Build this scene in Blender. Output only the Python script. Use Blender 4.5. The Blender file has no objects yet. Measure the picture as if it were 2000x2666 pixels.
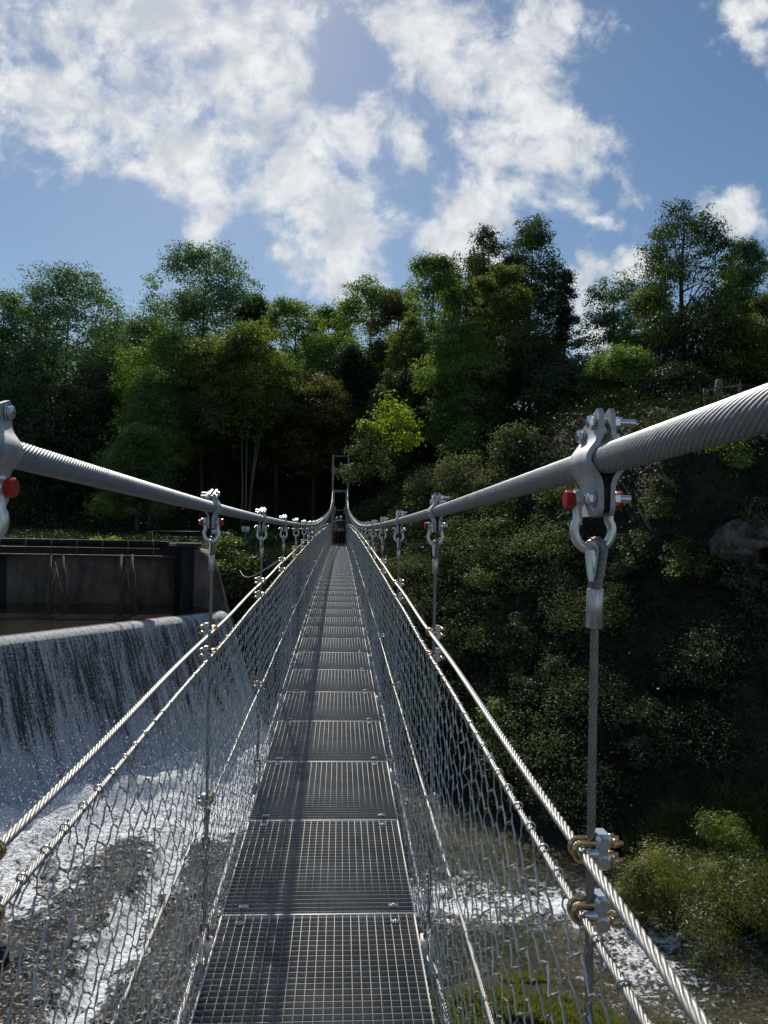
import bpy, math, random
import numpy as np
from mathutils import Vector, Matrix

# ------------------------------------------------------------------ camera, sky, sun, exposure
scene = bpy.context.scene
COL = scene.collection
F_PX = 1970.0                                   # focal length measured on the 2000 x 2666 photograph
CAM = Vector((0.06, 0.0, 1.72))
YAW, PITCH, ROLL = math.radians(3.277), math.radians(0.41), 0.0187
fw = Vector((math.sin(YAW)*math.cos(PITCH), math.cos(YAW)*math.cos(PITCH), math.sin(PITCH)))
r0 = Vector((math.cos(YAW), -math.sin(YAW), 0.0))
u0 = r0.cross(fw)
rt = (r0 + ROLL*u0).normalized()
up = rt.cross(fw)
cam_data = bpy.data.cameras.new('camera')
cam_data.sensor_fit = 'VERTICAL'
cam_data.sensor_height = 24.0
cam_data.lens = 24.0*F_PX/2666.0
cam_data.clip_start = 0.02
cam_data.clip_end = 3000.0
cam = bpy.data.objects.new('camera', cam_data)
COL.objects.link(cam)
M = Matrix((rt, up, -fw)).transposed().to_4x4()
M.translation = CAM
cam.matrix_world = M
scene.camera = cam

def ray(px, py):
    """world direction seen at a pixel of the 2000 x 2666 photograph"""
    return (fw + rt*((px-1000.0)/F_PX) + up*((1333.0-py)/F_PX))
def at(px, py, Y):
    """world point seen at that pixel, at world distance Y along the bridge"""
    d = ray(px, py)
    return CAM + d*(Y/d.y)

SUN_DIR = Vector((-0.150, 1.0, 0.80)).normalized()     # towards the sun
SUN_EL = math.asin(SUN_DIR.z)
SUN_AZ = math.atan2(SUN_DIR.x, SUN_DIR.y)
sun_data = bpy.data.lights.new('sun', 'SUN')
sun_data.energy = 5.0
sun_data.angle = math.radians(0.6)
sun_data.color = (1.0, 0.94, 0.84)
sun = bpy.data.objects.new('sun', sun_data)
COL.objects.link(sun)
sun.rotation_euler = SUN_DIR.to_track_quat('Z', 'Y').to_euler()
sun.location = (0, 0, 60)

scene.view_settings.view_transform = 'Standard'
scene.view_settings.look = 'None'
scene.view_settings.gamma = 1.0
scene.view_settings.exposure = 0.02
scene.cycles.max_bounces = 5
scene.cycles.transparent_max_bounces = 6
scene.cycles.transmission_bounces = 3
scene.cycles.glossy_bounces = 3
scene.cycles.diffuse_bounces = 3
scene.cycles.caustics_reflective = False
scene.cycles.caustics_refractive = False
scene.cycles.sample_clamp_indirect = 4.0
scene.cycles.sample_clamp_direct = 0.0

# ---- node helpers
class NT:
    def __init__(s, tree):
        s.t = tree; s.n = tree.nodes; s.l = tree.links
    def new(s, typ, **kw):
        nd = s.n.new(typ)
        for k, v in kw.items():
            setattr(nd, k, v)
        return nd
    def put(s, sock, v):
        if isinstance(v, bpy.types.NodeSocket):
            s.l.new(v, sock)
        else:
            sock.default_value = v
    def math(s, op, a, b=0.0, c=None, clamp=False):
        nd = s.new('ShaderNodeMath', operation=op, use_clamp=clamp)
        s.put(nd.inputs[0], a); s.put(nd.inputs[1], b)
        if c is not None: s.put(nd.inputs[2], c)
        return nd.outputs[0]
    def vmath(s, op, a, b=(0, 0, 0)):
        nd = s.new('ShaderNodeVectorMath', operation=op)
        s.put(nd.inputs[0], a); s.put(nd.inputs[1], b)
        return nd.outputs['Value'] if op in ('LENGTH', 'DOT_PRODUCT') else nd.outputs[0]
    def mapr(s, v, a, b, c=0.0, d=1.0, smooth=True):
        nd = s.new('ShaderNodeMapRange', interpolation_type='SMOOTHSTEP' if smooth else 'LINEAR')
        s.put(nd.inputs['Value'], v)
        for k, x in zip(('From Min', 'From Max', 'To Min', 'To Max'), (a, b, c, d)):
            s.put(nd.inputs[k], x)
        return nd.outputs['Result']
    def noise(s, vec, scale, detail=4, rough=0.55, dist=0.0, dims='3D'):
        nd = s.new('ShaderNodeTexNoise', noise_dimensions=dims)
        if vec is not None: s.put(nd.inputs['Vector'], vec)
        nd.inputs['Scale'].default_value = scale
        nd.inputs['Detail'].default_value = detail
        nd.inputs['Roughness'].default_value = rough
        nd.inputs['Distortion'].default_value = dist
        return nd
    def mixc(s, f, a, b):
        nd = s.new('ShaderNodeMix', data_type='RGBA')
        s.put(nd.inputs[0], f)
        s.put(nd.inputs[6], a if not isinstance(a, tuple) else (*a[:3], 1))
        s.put(nd.inputs[7], b if not isinstance(b, tuple) else (*b[:3], 1))
        return nd.outputs[2]

# ---- world: Nishita sky with procedural clouds laid out by world direction
world = bpy.data.worlds.new('World')
scene.world = world
world.use_nodes = True
w = NT(world.node_tree)
w.n.clear()
sky = w.new('ShaderNodeTexSky', sky_type='NISHITA')
sky.sun_disc = False
sky.sun_elevation = SUN_EL
sky.sun_rotation = SUN_AZ
sky.altitude = 200
sky.air_density = 1.15
sky.dust_density = 0.3
sky.ozone_density = 2.2
tc = w.new('ShaderNodeTexCoord')
sep = w.new('ShaderNodeSeparateXYZ')
w.l.new(tc.outputs['Generated'], sep.inputs[0])
yy = w.math('MAXIMUM', sep.outputs[1], 0.06)
U = w.math('DIVIDE', sep.outputs[0], yy)
V = w.math('DIVIDE', sep.outputs[2], yy)
comb = w.new('ShaderNodeCombineXYZ')
w.l.new(U, comb.inputs[0]); w.l.new(V, comb.inputs[1])
uv = comb.outputs[0]
warp = w.noise(uv, 4.2, 4, 0.6)
wv = w.vmath('SUBTRACT', warp.outputs['Color'], (0.5, 0.5, 0.5))
ws = w.new('ShaderNodeVectorMath', operation='SCALE'); w.l.new(wv, ws.inputs[0]); ws.inputs['Scale'].default_value = 0.16
uvw = w.vmath('ADD', uv, ws.outputs[0])
# (x, y, rx, ry, tilt) of the cloud masses, read off the photograph at 1659 x 2211
CLOUDS = [
 (60,70,150,110,0),(200,40,130,70,0),(420,60,170,90,0),(560,120,120,120,0),(650,40,110,60,0),
 (90,190,150,110,0),(130,290,150,70,12),(330,250,90,80,0),(270,230,110,70,0),
 (470,200,130,100,0),(420,330,130,70,18),(540,290,110,90,0),(640,200,50,40,0),(330,360,120,40,12),(430,400,90,30,12),
 (640,340,120,90,25),(740,330,100,60,-10),(850,280,55,70,-15),(880,250,40,30,0),
 (640,440,110,60,25),(730,450,90,90,30),(790,500,70,80,20),(700,520,90,50,15),(720,590,70,70,0),(740,640,60,40,0),
 (860,40,110,60,0),(1000,50,150,90,10),(1150,60,110,90,0),(960,150,100,80,15),(1080,190,130,90,15),(1130,120,90,90,0),
 (1190,240,80,60,20),(1240,260,60,30,0),(1040,270,80,50,15),(1120,330,110,50,0),(1200,320,80,60,0),
 (1110,400,90,50,-10),(1200,430,110,50,5),(1280,460,60,25,5),(1010,440,90,60,-10),(960,500,80,60,0),(1080,480,90,50,5),(1000,540,80,40,0),
 (430,490,30,40,25),(1590,20,80,40,10),(1650,90,40,40,0),(1590,440,70,30,15),(1620,490,60,40,15),(1300,590,110,45,0),(1370,570,60,30,0),(1250,640,60,50,0),
 (1290,780,60,70,0),(610,545,30,20,0),
]
acc = None
for (cx, cy, rx, ry, tl) in CLOUDS:
    d = ray(cx*1.2056, cy*1.2056)
    sc = 1.2056/F_PX
    mp = w.new('ShaderNodeMapping', vector_type='TEXTURE')
    w.l.new(uvw, mp.inputs['Vector'])
    mp.inputs['Location'].default_value = (d.x/d.y, d.z/d.y, 0)
    mp.inputs['Rotation'].default_value = (0, 0, -math.radians(tl))
    mp.inputs['Scale'].default_value = (rx*sc, ry*sc, 1)
    ln = w.vmath('LENGTH', mp.outputs[0])
    v = w.math('SUBTRACT', 1.55, ln)
    acc = v if acc is None else w.math('SMOOTH_MAX', acc, v, 0.35)
fb = w.noise(uv, 9.0, 9, 0.62, 0.3).outputs['Fac']
fb2 = w.noise(uv, 30.0, 6, 0.65, 0.2).outputs['Fac']
dens = w.math('ADD', w.math('MULTIPLY', acc, 0.55), w.math('MULTIPLY', w.math('SUBTRACT', fb, 0.5), 3.3))
dens = w.math('ADD', dens, w.math('MULTIPLY', w.math('SUBTRACT', fb2, 0.5), 1.1))
cover = w.mapr(dens, -0.08, 0.80)
# cloud behind the viewer (lights the scene only as any sky would)
back = w.mapr(w.noise(tc.outputs['Generated'], 3.0, 6, 0.6).outputs['Fac'], 0.5, 0.68)
isb = w.mapr(sep.outputs[1], 0.05, -0.15)
cover = w.math('ADD', cover, w.math('MULTIPLY', back, isb), clamp=True)
thick = w.mapr(w.noise(uv, 14.0, 8, 0.65, 0.4).outputs['Fac'], 0.32, 0.68)
cl_c = w.mixc(thick, (5.6, 6.0, 6.6), (8.7, 8.8, 8.9))
# deeper blue, a little paler towards the horizon
hs = w.new('ShaderNodeHueSaturation')
hs.inputs['Saturation'].default_value = 1.12
hs.inputs['Value'].default_value = 0.72
w.l.new(sky.outputs[0], hs.inputs['Color'])
allsky = w.mixc(cover, hs.outputs[0], cl_c)
bg = w.new('ShaderNodeBackground')
bg.inputs['Strength'].default_value = 0.1
w.l.new(allsky, bg.inputs['Color'])
wo = w.new('ShaderNodeOutputWorld')
w.l.new(bg.outputs[0], wo.inputs['Surface'])
world.cycles.sampling_method = 'MANUAL'
world.cycles.sample_map_resolution = 256

# ------------------------------------------------------------------ mesh helpers
def mesh_np(name, verts, faces, mats=None, midx=None, attrs=None, smooth=False):
    """faces: (n,k) int array, or a list of such arrays"""
    if not isinstance(faces, (list, tuple)): faces = [faces]
    faces = [np.asarray(f, dtype=np.int32) for f in faces if len(f)]
    me = bpy.data.meshes.new(name)
    verts = np.asarray(verts, dtype=np.float32)
    me.vertices.add(len(verts)); me.vertices.foreach_set('co', verts.ravel())
    loops = np.concatenate([f.ravel() for f in faces])
    tot = np.concatenate([np.full(len(f), f.shape[1], dtype=np.int32) for f in faces])
    start = np.concatenate([[0], np.cumsum(tot)[:-1]]).astype(np.int32)
    me.loops.add(len(loops)); me.loops.foreach_set('vertex_index', loops)
    me.polygons.add(len(tot)); me.polygons.foreach_set('loop_start', start); me.polygons.foreach_set('loop_total', tot)
    if midx is not None: me.polygons.foreach_set('material_index', np.asarray(midx, dtype=np.int32))
    if smooth: me.polygons.foreach_set('use_smooth', np.ones(len(tot), dtype=bool))
    for m in (mats or []): me.materials.append(m)
    me.update(calc_edges=True)
    for k, (dom, arr) in (attrs or {}).items():
        a = me.attributes.new(k, 'FLOAT', dom)
        a.data.foreach_set('value', np.asarray(arr, dtype=np.float32).ravel())
    me.validate()
    return me

def link(name, me, parent=None, loc=None, rot=None, scale=None):
    o = bpy.data.objects.new(name, me)
    COL.objects.link(o)
    if parent is not None: o.parent = parent
    if loc is not None: o.location = loc
    if rot is not None: o.rotation_euler = rot
    if scale is not None: o.scale = scale
    return o
def tag(o, label=None, cat=None, group=None, kind=None):
    if label: o['label'] = label
    if cat: o['category'] = cat
    if group: o['group'] = group
    if kind: o['kind'] = kind
    return o
def empty(name, loc, label, cat, group=None, rz=0.0):
    o = bpy.data.objects.new(name, None)
    o.empty_display_size = 0.1
    COL.objects.link(o)
    o.location = loc; o.rotation_euler = (0, 0, rz)
    return tag(o, label, cat, group)

class MB:
    """collects simple solids into one mesh"""
    def __init__(s): s.v = []; s.f = []; s.m = []; s.n = 0
    def add(s, v, f, mi=0):
        v = np.asarray(v, dtype=float).reshape(-1, 3); 
        for a in (f if isinstance(f, list) else [f]):
            a = np.asarray(a)
            if len(a) == 0: continue
            s.f.append(a + s.n); s.m.append(np.full(len(a), mi))
        s.v.append(v); s.n += len(v)
    def box(s, x0, x1, y0, y1, z0, z1, mi=0, bev=0.0):
        if bev <= 0:
            v = [(x, y, z) for x in (x0, x1) for y in (y0, y1) for z in (z0, z1)]
            f = [(0, 1, 3, 2), (4, 6, 7, 5), (0, 4, 5, 1), (2, 3, 7, 6), (0, 2, 6, 4), (1, 5, 7, 3)]
            s.add(v, np.array(f), mi)
        else:   # octagonal bevel of the outline in XZ and of the ends in Y
            b = bev
            ring = [(x0+b, z0), (x1-b, z0), (x1, z0+b), (x1, z1-b), (x1-b, z1), (x0+b, z1), (x0, z1-b), (x0, z0+b)]
            cx, cz = (x0+x1)/2, (z0+z1)/2
            v = []
            for (yv, k) in ((y0, 1), (y0+b, 0), (y1-b, 0), (y1, 1)):
                for (x, z) in ring:
                    if k:
                        x = cx+(x-cx)*max(0.05, 1-2*b/(x1-x0)); z = cz+(z-cz)*max(0.05, 1-2*b/(z1-z0))
                    v.append((x, yv, z))
            q = [(r*8+i, r*8+(i+1) % 8, (r+1)*8+(i+1) % 8, (r+1)*8+i) for r in range(3) for i in range(8)]
            s.add(v, [np.array(q), np.array([list(range(8))[::-1]]), np.array([list(range(24, 32))])], mi)
    def tube(s, pts, r, n=10, mi=0, cap=True, closed=False):
        pts = np.asarray(pts, dtype=float); k = len(pts)
        rr = np.broadcast_to(np.asarray(r, dtype=float), (k,))
        T = np.gradient(pts, axis=0) if not closed else np.roll(pts, -1, 0)-np.roll(pts, 1, 0)
        T /= np.linalg.norm(T, axis=1)[:, None]+1e-12
        ref = np.array([0, 0, 1.0]) if abs(T[0][2]) < 0.9 else np.array([0, 1.0, 0])
        V = []
        a = np.linspace(0, 2*np.pi, n, endpoint=False)
        prev = ref - T[0]*ref.dot(T[0]); prev /= np.linalg.norm(prev)
        for i in range(k):
            p = prev - T[i]*prev.dot(T[i]); nn = np.linalg.norm(p); p = p/nn if nn > 1e-6 else prev
            prev = p; q = np.cross(T[i], p)
            V.append(pts[i] + rr[i]*(np.cos(a)[:, None]*p + np.sin(a)[:, None]*q))
        V = np.concatenate(V)
        m = k if closed else k-1
        i = np.arange(m)[:, None]; j = np.arange(n)[None, :]
        Q = np.stack([i*n+j, i*n+(j+1) % n, ((i+1) % k)*n+(j+1) % n, ((i+1) % k)*n+j], -1).reshape(-1, 4)
        F = [Q]
        if cap and not closed:
            F += [np.array([list(range(n))[::-1]]), np.array([list(range((k-1)*n, k*n))])]
        s.add(V, F, mi)
    def cyl(s, a, b, r, n=12, mi=0, r2=None):
        s.tube([a, b], [r, r if r2 is None else r2], n, mi)
    def hexnut(s, c, axis, r, h, mi=0):
        c = np.array(c, float); ax = np.array(axis, float)
        s.tube([c-ax*h/2, c-ax*h*0.4, c+ax*h*0.4, c+ax*h/2], [r*0.88, r, r, r*0.88], 6, mi)
    def rope(s, pts, r, strands=6, lay=0.1, per=4, mi=0, depth=0.22, hand=1):
        """twisted rope: the ring of lobes turns with the arc length"""
        pts = np.asarray(pts, dtype=float); k = len(pts); n = strands*per
        T = np.gradient(pts, axis=0); T /= np.linalg.norm(T, axis=1)[:, None]
        L = np.concatenate([[0], np.cumsum(np.linalg.norm(np.diff(pts, axis=0), axis=1))])
        ref = np.array([0, 0, 1.0]) if abs(T[0][2]) < 0.9 else np.array([0, 1.0, 0])
        prev = ref - T[0]*ref.dot(T[0]); prev /= np.linalg.norm(prev)
        P = np.empty((k, 3)); 
        for i in range(k):
            p = prev - T[i]*prev.dot(T[i]); p /= np.linalg.norm(p); prev = p; P[i] = p
        Qv = np.cross(T, P)
        a = np.linspace(0, 2*np.pi, n, endpoint=False)
        lobe = np.abs(np.cos(a*strands/2))**(0.55 if strands > 10 else 1.0)
        rad = r*(1-depth + depth*lobe)
        ang = a[None, :] + hand*2*np.pi*L[:, None]/lay
        V = pts[:, None, :] + rad[None, :, None]*(np.cos(ang)[..., None]*P[:, None, :] + np.sin(ang)[..., None]*Qv[:, None, :])
        i = np.arange(k-1)[:, None]; j = np.arange(n)[None, :]
        Q = np.stack([i*n+j, i*n+(j+1) % n, (i+1)*n+(j+1) % n, (i+1)*n+j], -1).reshape(-1, 4)
        s.add(V.reshape(-1, 3), [Q, np.array([list(range(n))[::-1]]), np.array([list(range((k-1)*n, k*n))])], mi)
    def segs(s, A, B, r, n=3, mi=0):
        """many straight wires at once"""
        A = np.asarray(A, float); B = np.asarray(B, float); m = len(A)
        if m == 0: return
        T = B-A; T /= np.linalg.norm(T, axis=1)[:, None]+1e-12
        ref = np.tile(np.array([1.0, 0.013, 0.021]), (m, 1))
        p = ref - T*(ref*T).sum(1)[:, None]; p /= np.linalg.norm(p, axis=1)[:, None]+1e-9
        q = np.cross(T, p)
        a = np.linspace(0, 2*np.pi, n, endpoint=False)
        off = np.cos(a)[None, :, None]*p[:, None, :] + np.sin(a)[None, :, None]*q[:, None, :]
        rr = np.broadcast_to(np.asarray(r, float), (m,))[:, None, None]
        V = np.concatenate([A[:, None, :]+off*rr, B[:, None, :]+off*rr], axis=1).reshape(-1, 3)
        base = (np.arange(m)*2*n)[:, None, None]
        j = np.arange(n)
        Q = np.stack([j, (j+1) % n, n+(j+1) % n, n+j], -1)[None] + base
        s.add(V, Q.reshape(-1, 4), mi)
    def mesh(s, name, mats, smooth=False):
        by = {}
        for f, m in zip(s.f, s.m): by.setdefault(f.shape[1], []).append((f, m))
        F, MI = [], []
        for k in by:
            F.append(np.concatenate([a for a, _ in by[k]])); MI.append(np.concatenate([b for _, b in by[k]]))
        return mesh_np(name, np.concatenate(s.v), F, mats if isinstance(mats, list) else [mats], np.concatenate(MI), smooth=smooth)
    def build(s, name, mats, parent=None, smooth=False, loc=None, rot=None):
        return link(name, s.mesh(name, mats, smooth), parent, loc, rot)

def angle_smooth(o, deg=40):
    me = o.data
    me.polygons.foreach_set('use_smooth', np.ones(len(me.polygons), dtype=bool))
    try: me.set_sharp_from_angle(angle=math.radians(deg))
    except Exception: pass
    return o

# numpy value noise
_rs = np.random.RandomState(7)
_G = _rs.rand(256, 256)
def vnoise(x, y, seed=0):
    x = np.asarray(x, float)+seed*17.3; y = np.asarray(y, float)+seed*31.7
    xi = np.floor(x).astype(int); yi = np.floor(y).astype(int); fx = x-xi; fy = y-yi
    fx = fx*fx*(3-2*fx); fy = fy*fy*(3-2*fy)
    g = lambda a, b: _G[a % 256, b % 256]
    return (g(xi, yi)*(1-fx)+g(xi+1, yi)*fx)*(1-fy)+(g(xi, yi+1)*(1-fx)+g(xi+1, yi+1)*fx)*fy
def fbm(x, y, oct=4, seed=0, rough=0.5):
    s = 0; a = 1.0; t = 0; f = 1.0
    for i in range(oct):
        s = s+a*vnoise(np.asarray(x)*f, np.asarray(y)*f, seed+i*3); t += a; a *= rough; f *= 2.03
    return s/t
def sstep(a, b, x):
    t = np.clip((np.asarray(x, float)-a)/(b-a), 0, 1); return t*t*(3-2*t)

# ------------------------------------------------------------------ materials
MATS = {}
def newmat(name):
    m = bpy.data.materials.new(name); m.use_nodes = True
    t = NT(m.node_tree)
    p = m.node_tree.nodes['Principled BSDF']
    MATS[name] = m
    return m, t, p
def steel(name, col, metal=0.8, rough=0.42, var=0.12, scale=60.0, bump=0.0, spec=0.5):
    m, t, p = newmat(name)
    c = t.new('ShaderNodeTexCoord')
    n = t.noise(c.outputs['Object'], scale, 5, 0.6)
    n2 = t.noise(c.outputs['Object'], scale*0.17, 3, 0.6)
    f = t.math('ADD', t.math('MULTIPLY', n.outputs['Fac'], 0.6), t.math('MULTIPLY', n2.outputs['Fac'], 0.5))
    a = tuple(x*(1-var*2) for x in col); b = tuple(min(1, x*(1+var*1.4)) for x in col)
    t.l.new(t.mixc(t.mapr(f, 0.35, 0.75), a, b), p.inputs['Base Color'])
    p.inputs['Metallic'].default_value = metal
    t.l.new(t.mapr(n2.outputs['Fac'], 0.3, 0.7, rough-0.08, rough+0.1), p.inputs['Roughness'])
    if bump:
        b_ = t.new('ShaderNodeBump'); b_.inputs['Strength'].default_value = bump; b_.inputs['Distance'].default_value = 0.001
        t.l.new(n.outputs['Fac'], b_.inputs['Height']); t.l.new(b_.outputs[0], p.inputs['Normal'])
    return m
GALV = steel('galvanized_steel', (0.50, 0.52, 0.54), 0.45, 0.6, 0.14, 45, 0.15)
CABLE = steel('cable_steel', (0.32, 0.335, 0.35), 0.4, 0.52, 0.12, 200)
ROPE = steel('bright_rope_steel', (0.34, 0.335, 0.32), 0.45, 0.5, 0.10, 250)
HROPE = steel('hanger_rope_steel', (0.27, 0.26, 0.25), 0.6, 0.45, 0.12, 250)
NETW = steel('net_wire_steel', (0.46, 0.46, 0.45), 0.55, 0.36, 0.08, 90)
ZINC = steel('bright_zinc', (0.68, 0.71, 0.74), 0.8, 0.28, 0.05, 35)
GOLD = steel('yellow_zinc', (0.62, 0.43, 0.22), 0.85, 0.28, 0.15, 60)
ALU = steel('pressed_aluminium', (0.50, 0.50, 0.50), 0.8, 0.32, 0.12, 40)
DECKM = steel('grating_steel', (0.30, 0.30, 0.29), 0.15, 0.65, 0.14, 7)
DECKF = steel('grating_frame_steel', (0.52, 0.53, 0.54), 0.25, 0.58, 0.14, 7)
DARKST = steel('dark_painted_steel', (0.36, 0.38, 0.40), 0.2, 0.5, 0.1, 20)
TURN = steel('dull_turnbuckle_steel', (0.16, 0.165, 0.17), 0.5, 0.5, 0.1, 50)
RAILM = steel('dull_rail_steel', (0.16, 0.15, 0.14), 0.2, 0.6, 0.15, 14)
RUST = steel('rusty_steel', (0.06, 0.038, 0.03), 0.1, 0.8, 0.25, 14)
BLACK = steel('black_rubber', (0.012, 0.012, 0.013), 0.0, 0.6, 0.1, 40)
RED, _t, _p = newmat('red_paint')
_p.inputs['Base Color'].default_value = (0.50, 0.025, 0.02, 1); _p.inputs['Roughness'].default_value = 0.33
WHITEP = steel('white_painted_bracket', (0.72, 0.72, 0.70), 0.0, 0.5, 0.06, 30)

def concrete(name, c1, c2, scale=1.2, streak=True):
    m, t, p = newmat(name)
    g = t.new('ShaderNodeNewGeometry')
    n = t.noise(g.outputs['Position'], scale, 8, 0.65)
    mp = t.new('ShaderNodeMapping'); t.l.new(g.outputs['Position'], mp.inputs['Vector']); mp.inputs['Scale'].default_value = (1.6, 1.6, 0.25)
    n2 = t.noise(mp.outputs[0], 1.7, 6, 0.65)
    n3 = t.noise(g.outputs['Position'], 22, 4, 0.7)
    f = t.math('ADD', t.math('MULTIPLY', n.outputs['Fac'], 0.5), t.math('MULTIPLY', n2.outputs['Fac'], 0.5))
    f = t.math('ADD', f, t.math('MULTIPLY', t.math('SUBTRACT', n3.outputs['Fac'], 0.5), 0.35))
    t.l.new(t.mixc(t.mapr(f, 0.36, 0.66), c1, c2), p.inputs['Base Color'])
    p.inputs['Roughness'].default_value = 0.88
    b_ = t.new('ShaderNodeBump'); b_.inputs['Strength'].default_value = 0.6; b_.inputs['Distance'].default_value = 0.05
    t.l.new(t.math('ADD', n.outputs['Fac'], n3.outputs['Fac']), b_.inputs['Height']); t.l.new(b_.outputs[0], p.inputs['Normal'])
    return m
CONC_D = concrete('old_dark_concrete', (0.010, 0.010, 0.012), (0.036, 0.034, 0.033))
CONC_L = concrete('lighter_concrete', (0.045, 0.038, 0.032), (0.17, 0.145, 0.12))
ROCKM = concrete('pale_rock', (0.015, 0.015, 0.013), (0.15, 0.145, 0.13), 2.6)
ROCKD = concrete('wet_dark_rock', (0.02, 0.018, 0.016), (0.07, 0.06, 0.05), 1.8)
WOOD = concrete('weathered_wood', (0.13, 0.11, 0.09), (0.25, 0.215, 0.17), 6)

def leafmat(name, c1, c2, trans=0.5, tc_=None, rough=0.45, gloss=0.06):
    """thin leaf: diffuse + light coming through + a little sheen"""
    m = bpy.data.materials.new(name); m.use_nodes = True; MATS[name] = m
    t = NT(m.node_tree); t.n.clear()
    a = t.new('ShaderNodeAttribute', attribute_name='v')
    oi = t.new('ShaderNodeObjectInfo')
    f = t.math('ADD', t.math('MULTIPLY', a.outputs['Fac'], 0.85), t.math('MULTIPLY', oi.outputs['Random'], 0.15))
    c = t.mixc(f, c1, c2)
    d = t.new('ShaderNodeBsdfDiffuse'); t.l.new(c, d.inputs['Color'])
    tr = t.new('ShaderNodeBsdfTranslucent')
    tint = t.new('ShaderNodeMix', data_type='RGBA', blend_type='MULTIPLY'); tint.inputs[0].default_value = 1.0
    t.l.new(c, tint.inputs[6]); tint.inputs[7].default_value = (*(tc_ or (1.7, 1.75, 0.7)), 1)
    t.l.new(tint.outputs[2], tr.inputs['Color'])
    mx = t.new('ShaderNodeMixShader'); mx.inputs[0].default_value = trans
    t.l.new(d.outputs[0], mx.inputs[1]); t.l.new(tr.outputs[0], mx.inputs[2])
    g = t.new('ShaderNodeBsdfGlossy'); g.inputs['Roughness'].default_value = rough; g.inputs['Color'].default_value = (0.9, 0.95, 1.0, 1)
    mx2 = t.new('ShaderNodeMixShader'); mx2.inputs[0].default_value = gloss
    t.l.new(mx.outputs[0], mx2.inputs[1]); t.l.new(g.outputs[0], mx2.inputs[2])
    o = t.new('ShaderNodeOutputMaterial'); t.l.new(mx2.outputs[0], o.inputs['Surface'])
    return m
LEAF = {
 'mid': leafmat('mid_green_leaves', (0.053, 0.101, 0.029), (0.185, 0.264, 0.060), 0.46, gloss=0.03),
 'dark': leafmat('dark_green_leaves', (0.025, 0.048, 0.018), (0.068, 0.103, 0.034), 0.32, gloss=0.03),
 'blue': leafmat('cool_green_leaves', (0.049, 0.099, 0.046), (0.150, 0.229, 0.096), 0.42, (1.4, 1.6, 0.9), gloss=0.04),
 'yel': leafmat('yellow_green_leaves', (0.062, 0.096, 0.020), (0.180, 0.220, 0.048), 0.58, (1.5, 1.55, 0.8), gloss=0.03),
 'bright': leafmat('bright_lime_leaves', (0.11, 0.17, 0.02), (0.24, 0.31, 0.04), 0.52, gloss=0.03),
 'brown': leafmat('olive_brown_leaves', (0.068, 0.068, 0.022), (0.169, 0.155, 0.046), 0.45, gloss=0.03),
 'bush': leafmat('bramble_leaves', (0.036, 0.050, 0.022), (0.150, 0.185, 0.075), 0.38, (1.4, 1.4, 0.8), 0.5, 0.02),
 'ivy': leafmat('shade_darkened_leaves', (0.010, 0.018, 0.007), (0.030, 0.042, 0.015), 0.3, gloss=0.02),  # tree shade put into the leaf colour of weeds and bank ivy
 'grass': leafmat('grass_blades', (0.081, 0.108, 0.030), (0.230, 0.243, 0.074), 0.42, (1.4, 1.4, 0.6), gloss=0.03),
}
BARK = concrete('tree_bark', (0.035, 0.030, 0.025), (0.10, 0.085, 0.07), 5)
BARKP = concrete('pale_bark', (0.10, 0.085, 0.07), (0.22, 0.19, 0.16), 5)
# ================================================================== THE FOOTBRIDGE
def zdeck(y): return 0.0198*y - 4.4e-4*y*y
_CY = [-8, -4.5, -0.8, 1.10, 2.98, 4.86, 6.74, 8.62, 10.5, 12.4, 14.3, 17.5, 24, 35, 40, 60]
_CZ = [2.24, 2.02, 1.873, 1.808, 1.746, 1.697, 1.656, 1.622, 1.593, 1.571, 1.560, 1.575, 1.68, 1.99, 2.22, 3.80]
def _spl(xs, ys, x):
    # natural cubic spline
    xs = np.array(xs, float); ys = np.array(ys, float); n = len(xs); h = np.diff(xs)
    A = np.zeros((n, n)); b = np.zeros(n); A[0, 0] = A[-1, -1] = 1
    for i in range(1, n-1):
        A[i, i-1] = h[i-1]; A[i, i] = 2*(h[i-1]+h[i]); A[i, i+1] = h[i]
        b[i] = 6*((ys[i+1]-ys[i])/h[i]-(ys[i]-ys[i-1])/h[i-1])
    m = np.linalg.solve(A, b)
    x = np.atleast_1d(np.asarray(x, float)); k = np.clip(np.searchsorted(xs, x)-1, 0, n-2)
    t = x-xs[k]; H = h[k]
    return ys[k]+t*((ys[k+1]-ys[k])/H-H*(2*m[k]+m[k+1])/6)+t*t*m[k]/2+t**3*(m[k+1]-m[k])/(6*H)
def zcab(y):
    r = _spl(_CY, _CZ, y)
    return r if np.ndim(y) else float(r[0])
XH = 0.438                     # half distance between the hanger planes
W2 = 0.40                      # half deck width
SP = 1.882                     # hanger spacing
HY = [1.10+SP*i for i in range(-1, 32)]        # hanger positions
HA, HB, HC, HD = 1.215, 1.125, 0.555, -0.055      # rope heights above the deck

ORD = ['first', 'second', 'third', 'fourth', 'fifth', 'sixth', 'seventh', 'eighth', 'ninth', 'tenth', 'eleventh', 'twelfth',
       'thirteenth', 'fourteenth', 'fifteenth', 'sixteenth', 'seventeenth', 'eighteenth', 'nineteenth', 'twentieth']
TENS = {2: 'twenty', 3: 'thirty', 4: 'forty', 5: 'fifty', 6: 'sixty', 7: 'seventy'}
TENTH = {2: 'twentieth', 3: 'thirtieth', 4: 'fortieth', 5: 'fiftieth', 6: 'sixtieth', 7: 'seventieth'}
def ordinal(n):
    if n <= 20: return ORD[n-1]
    return TENTH[n//10] if n % 10 == 0 else TENS[n//10]+'-'+ORD[n % 10-1]

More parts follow.
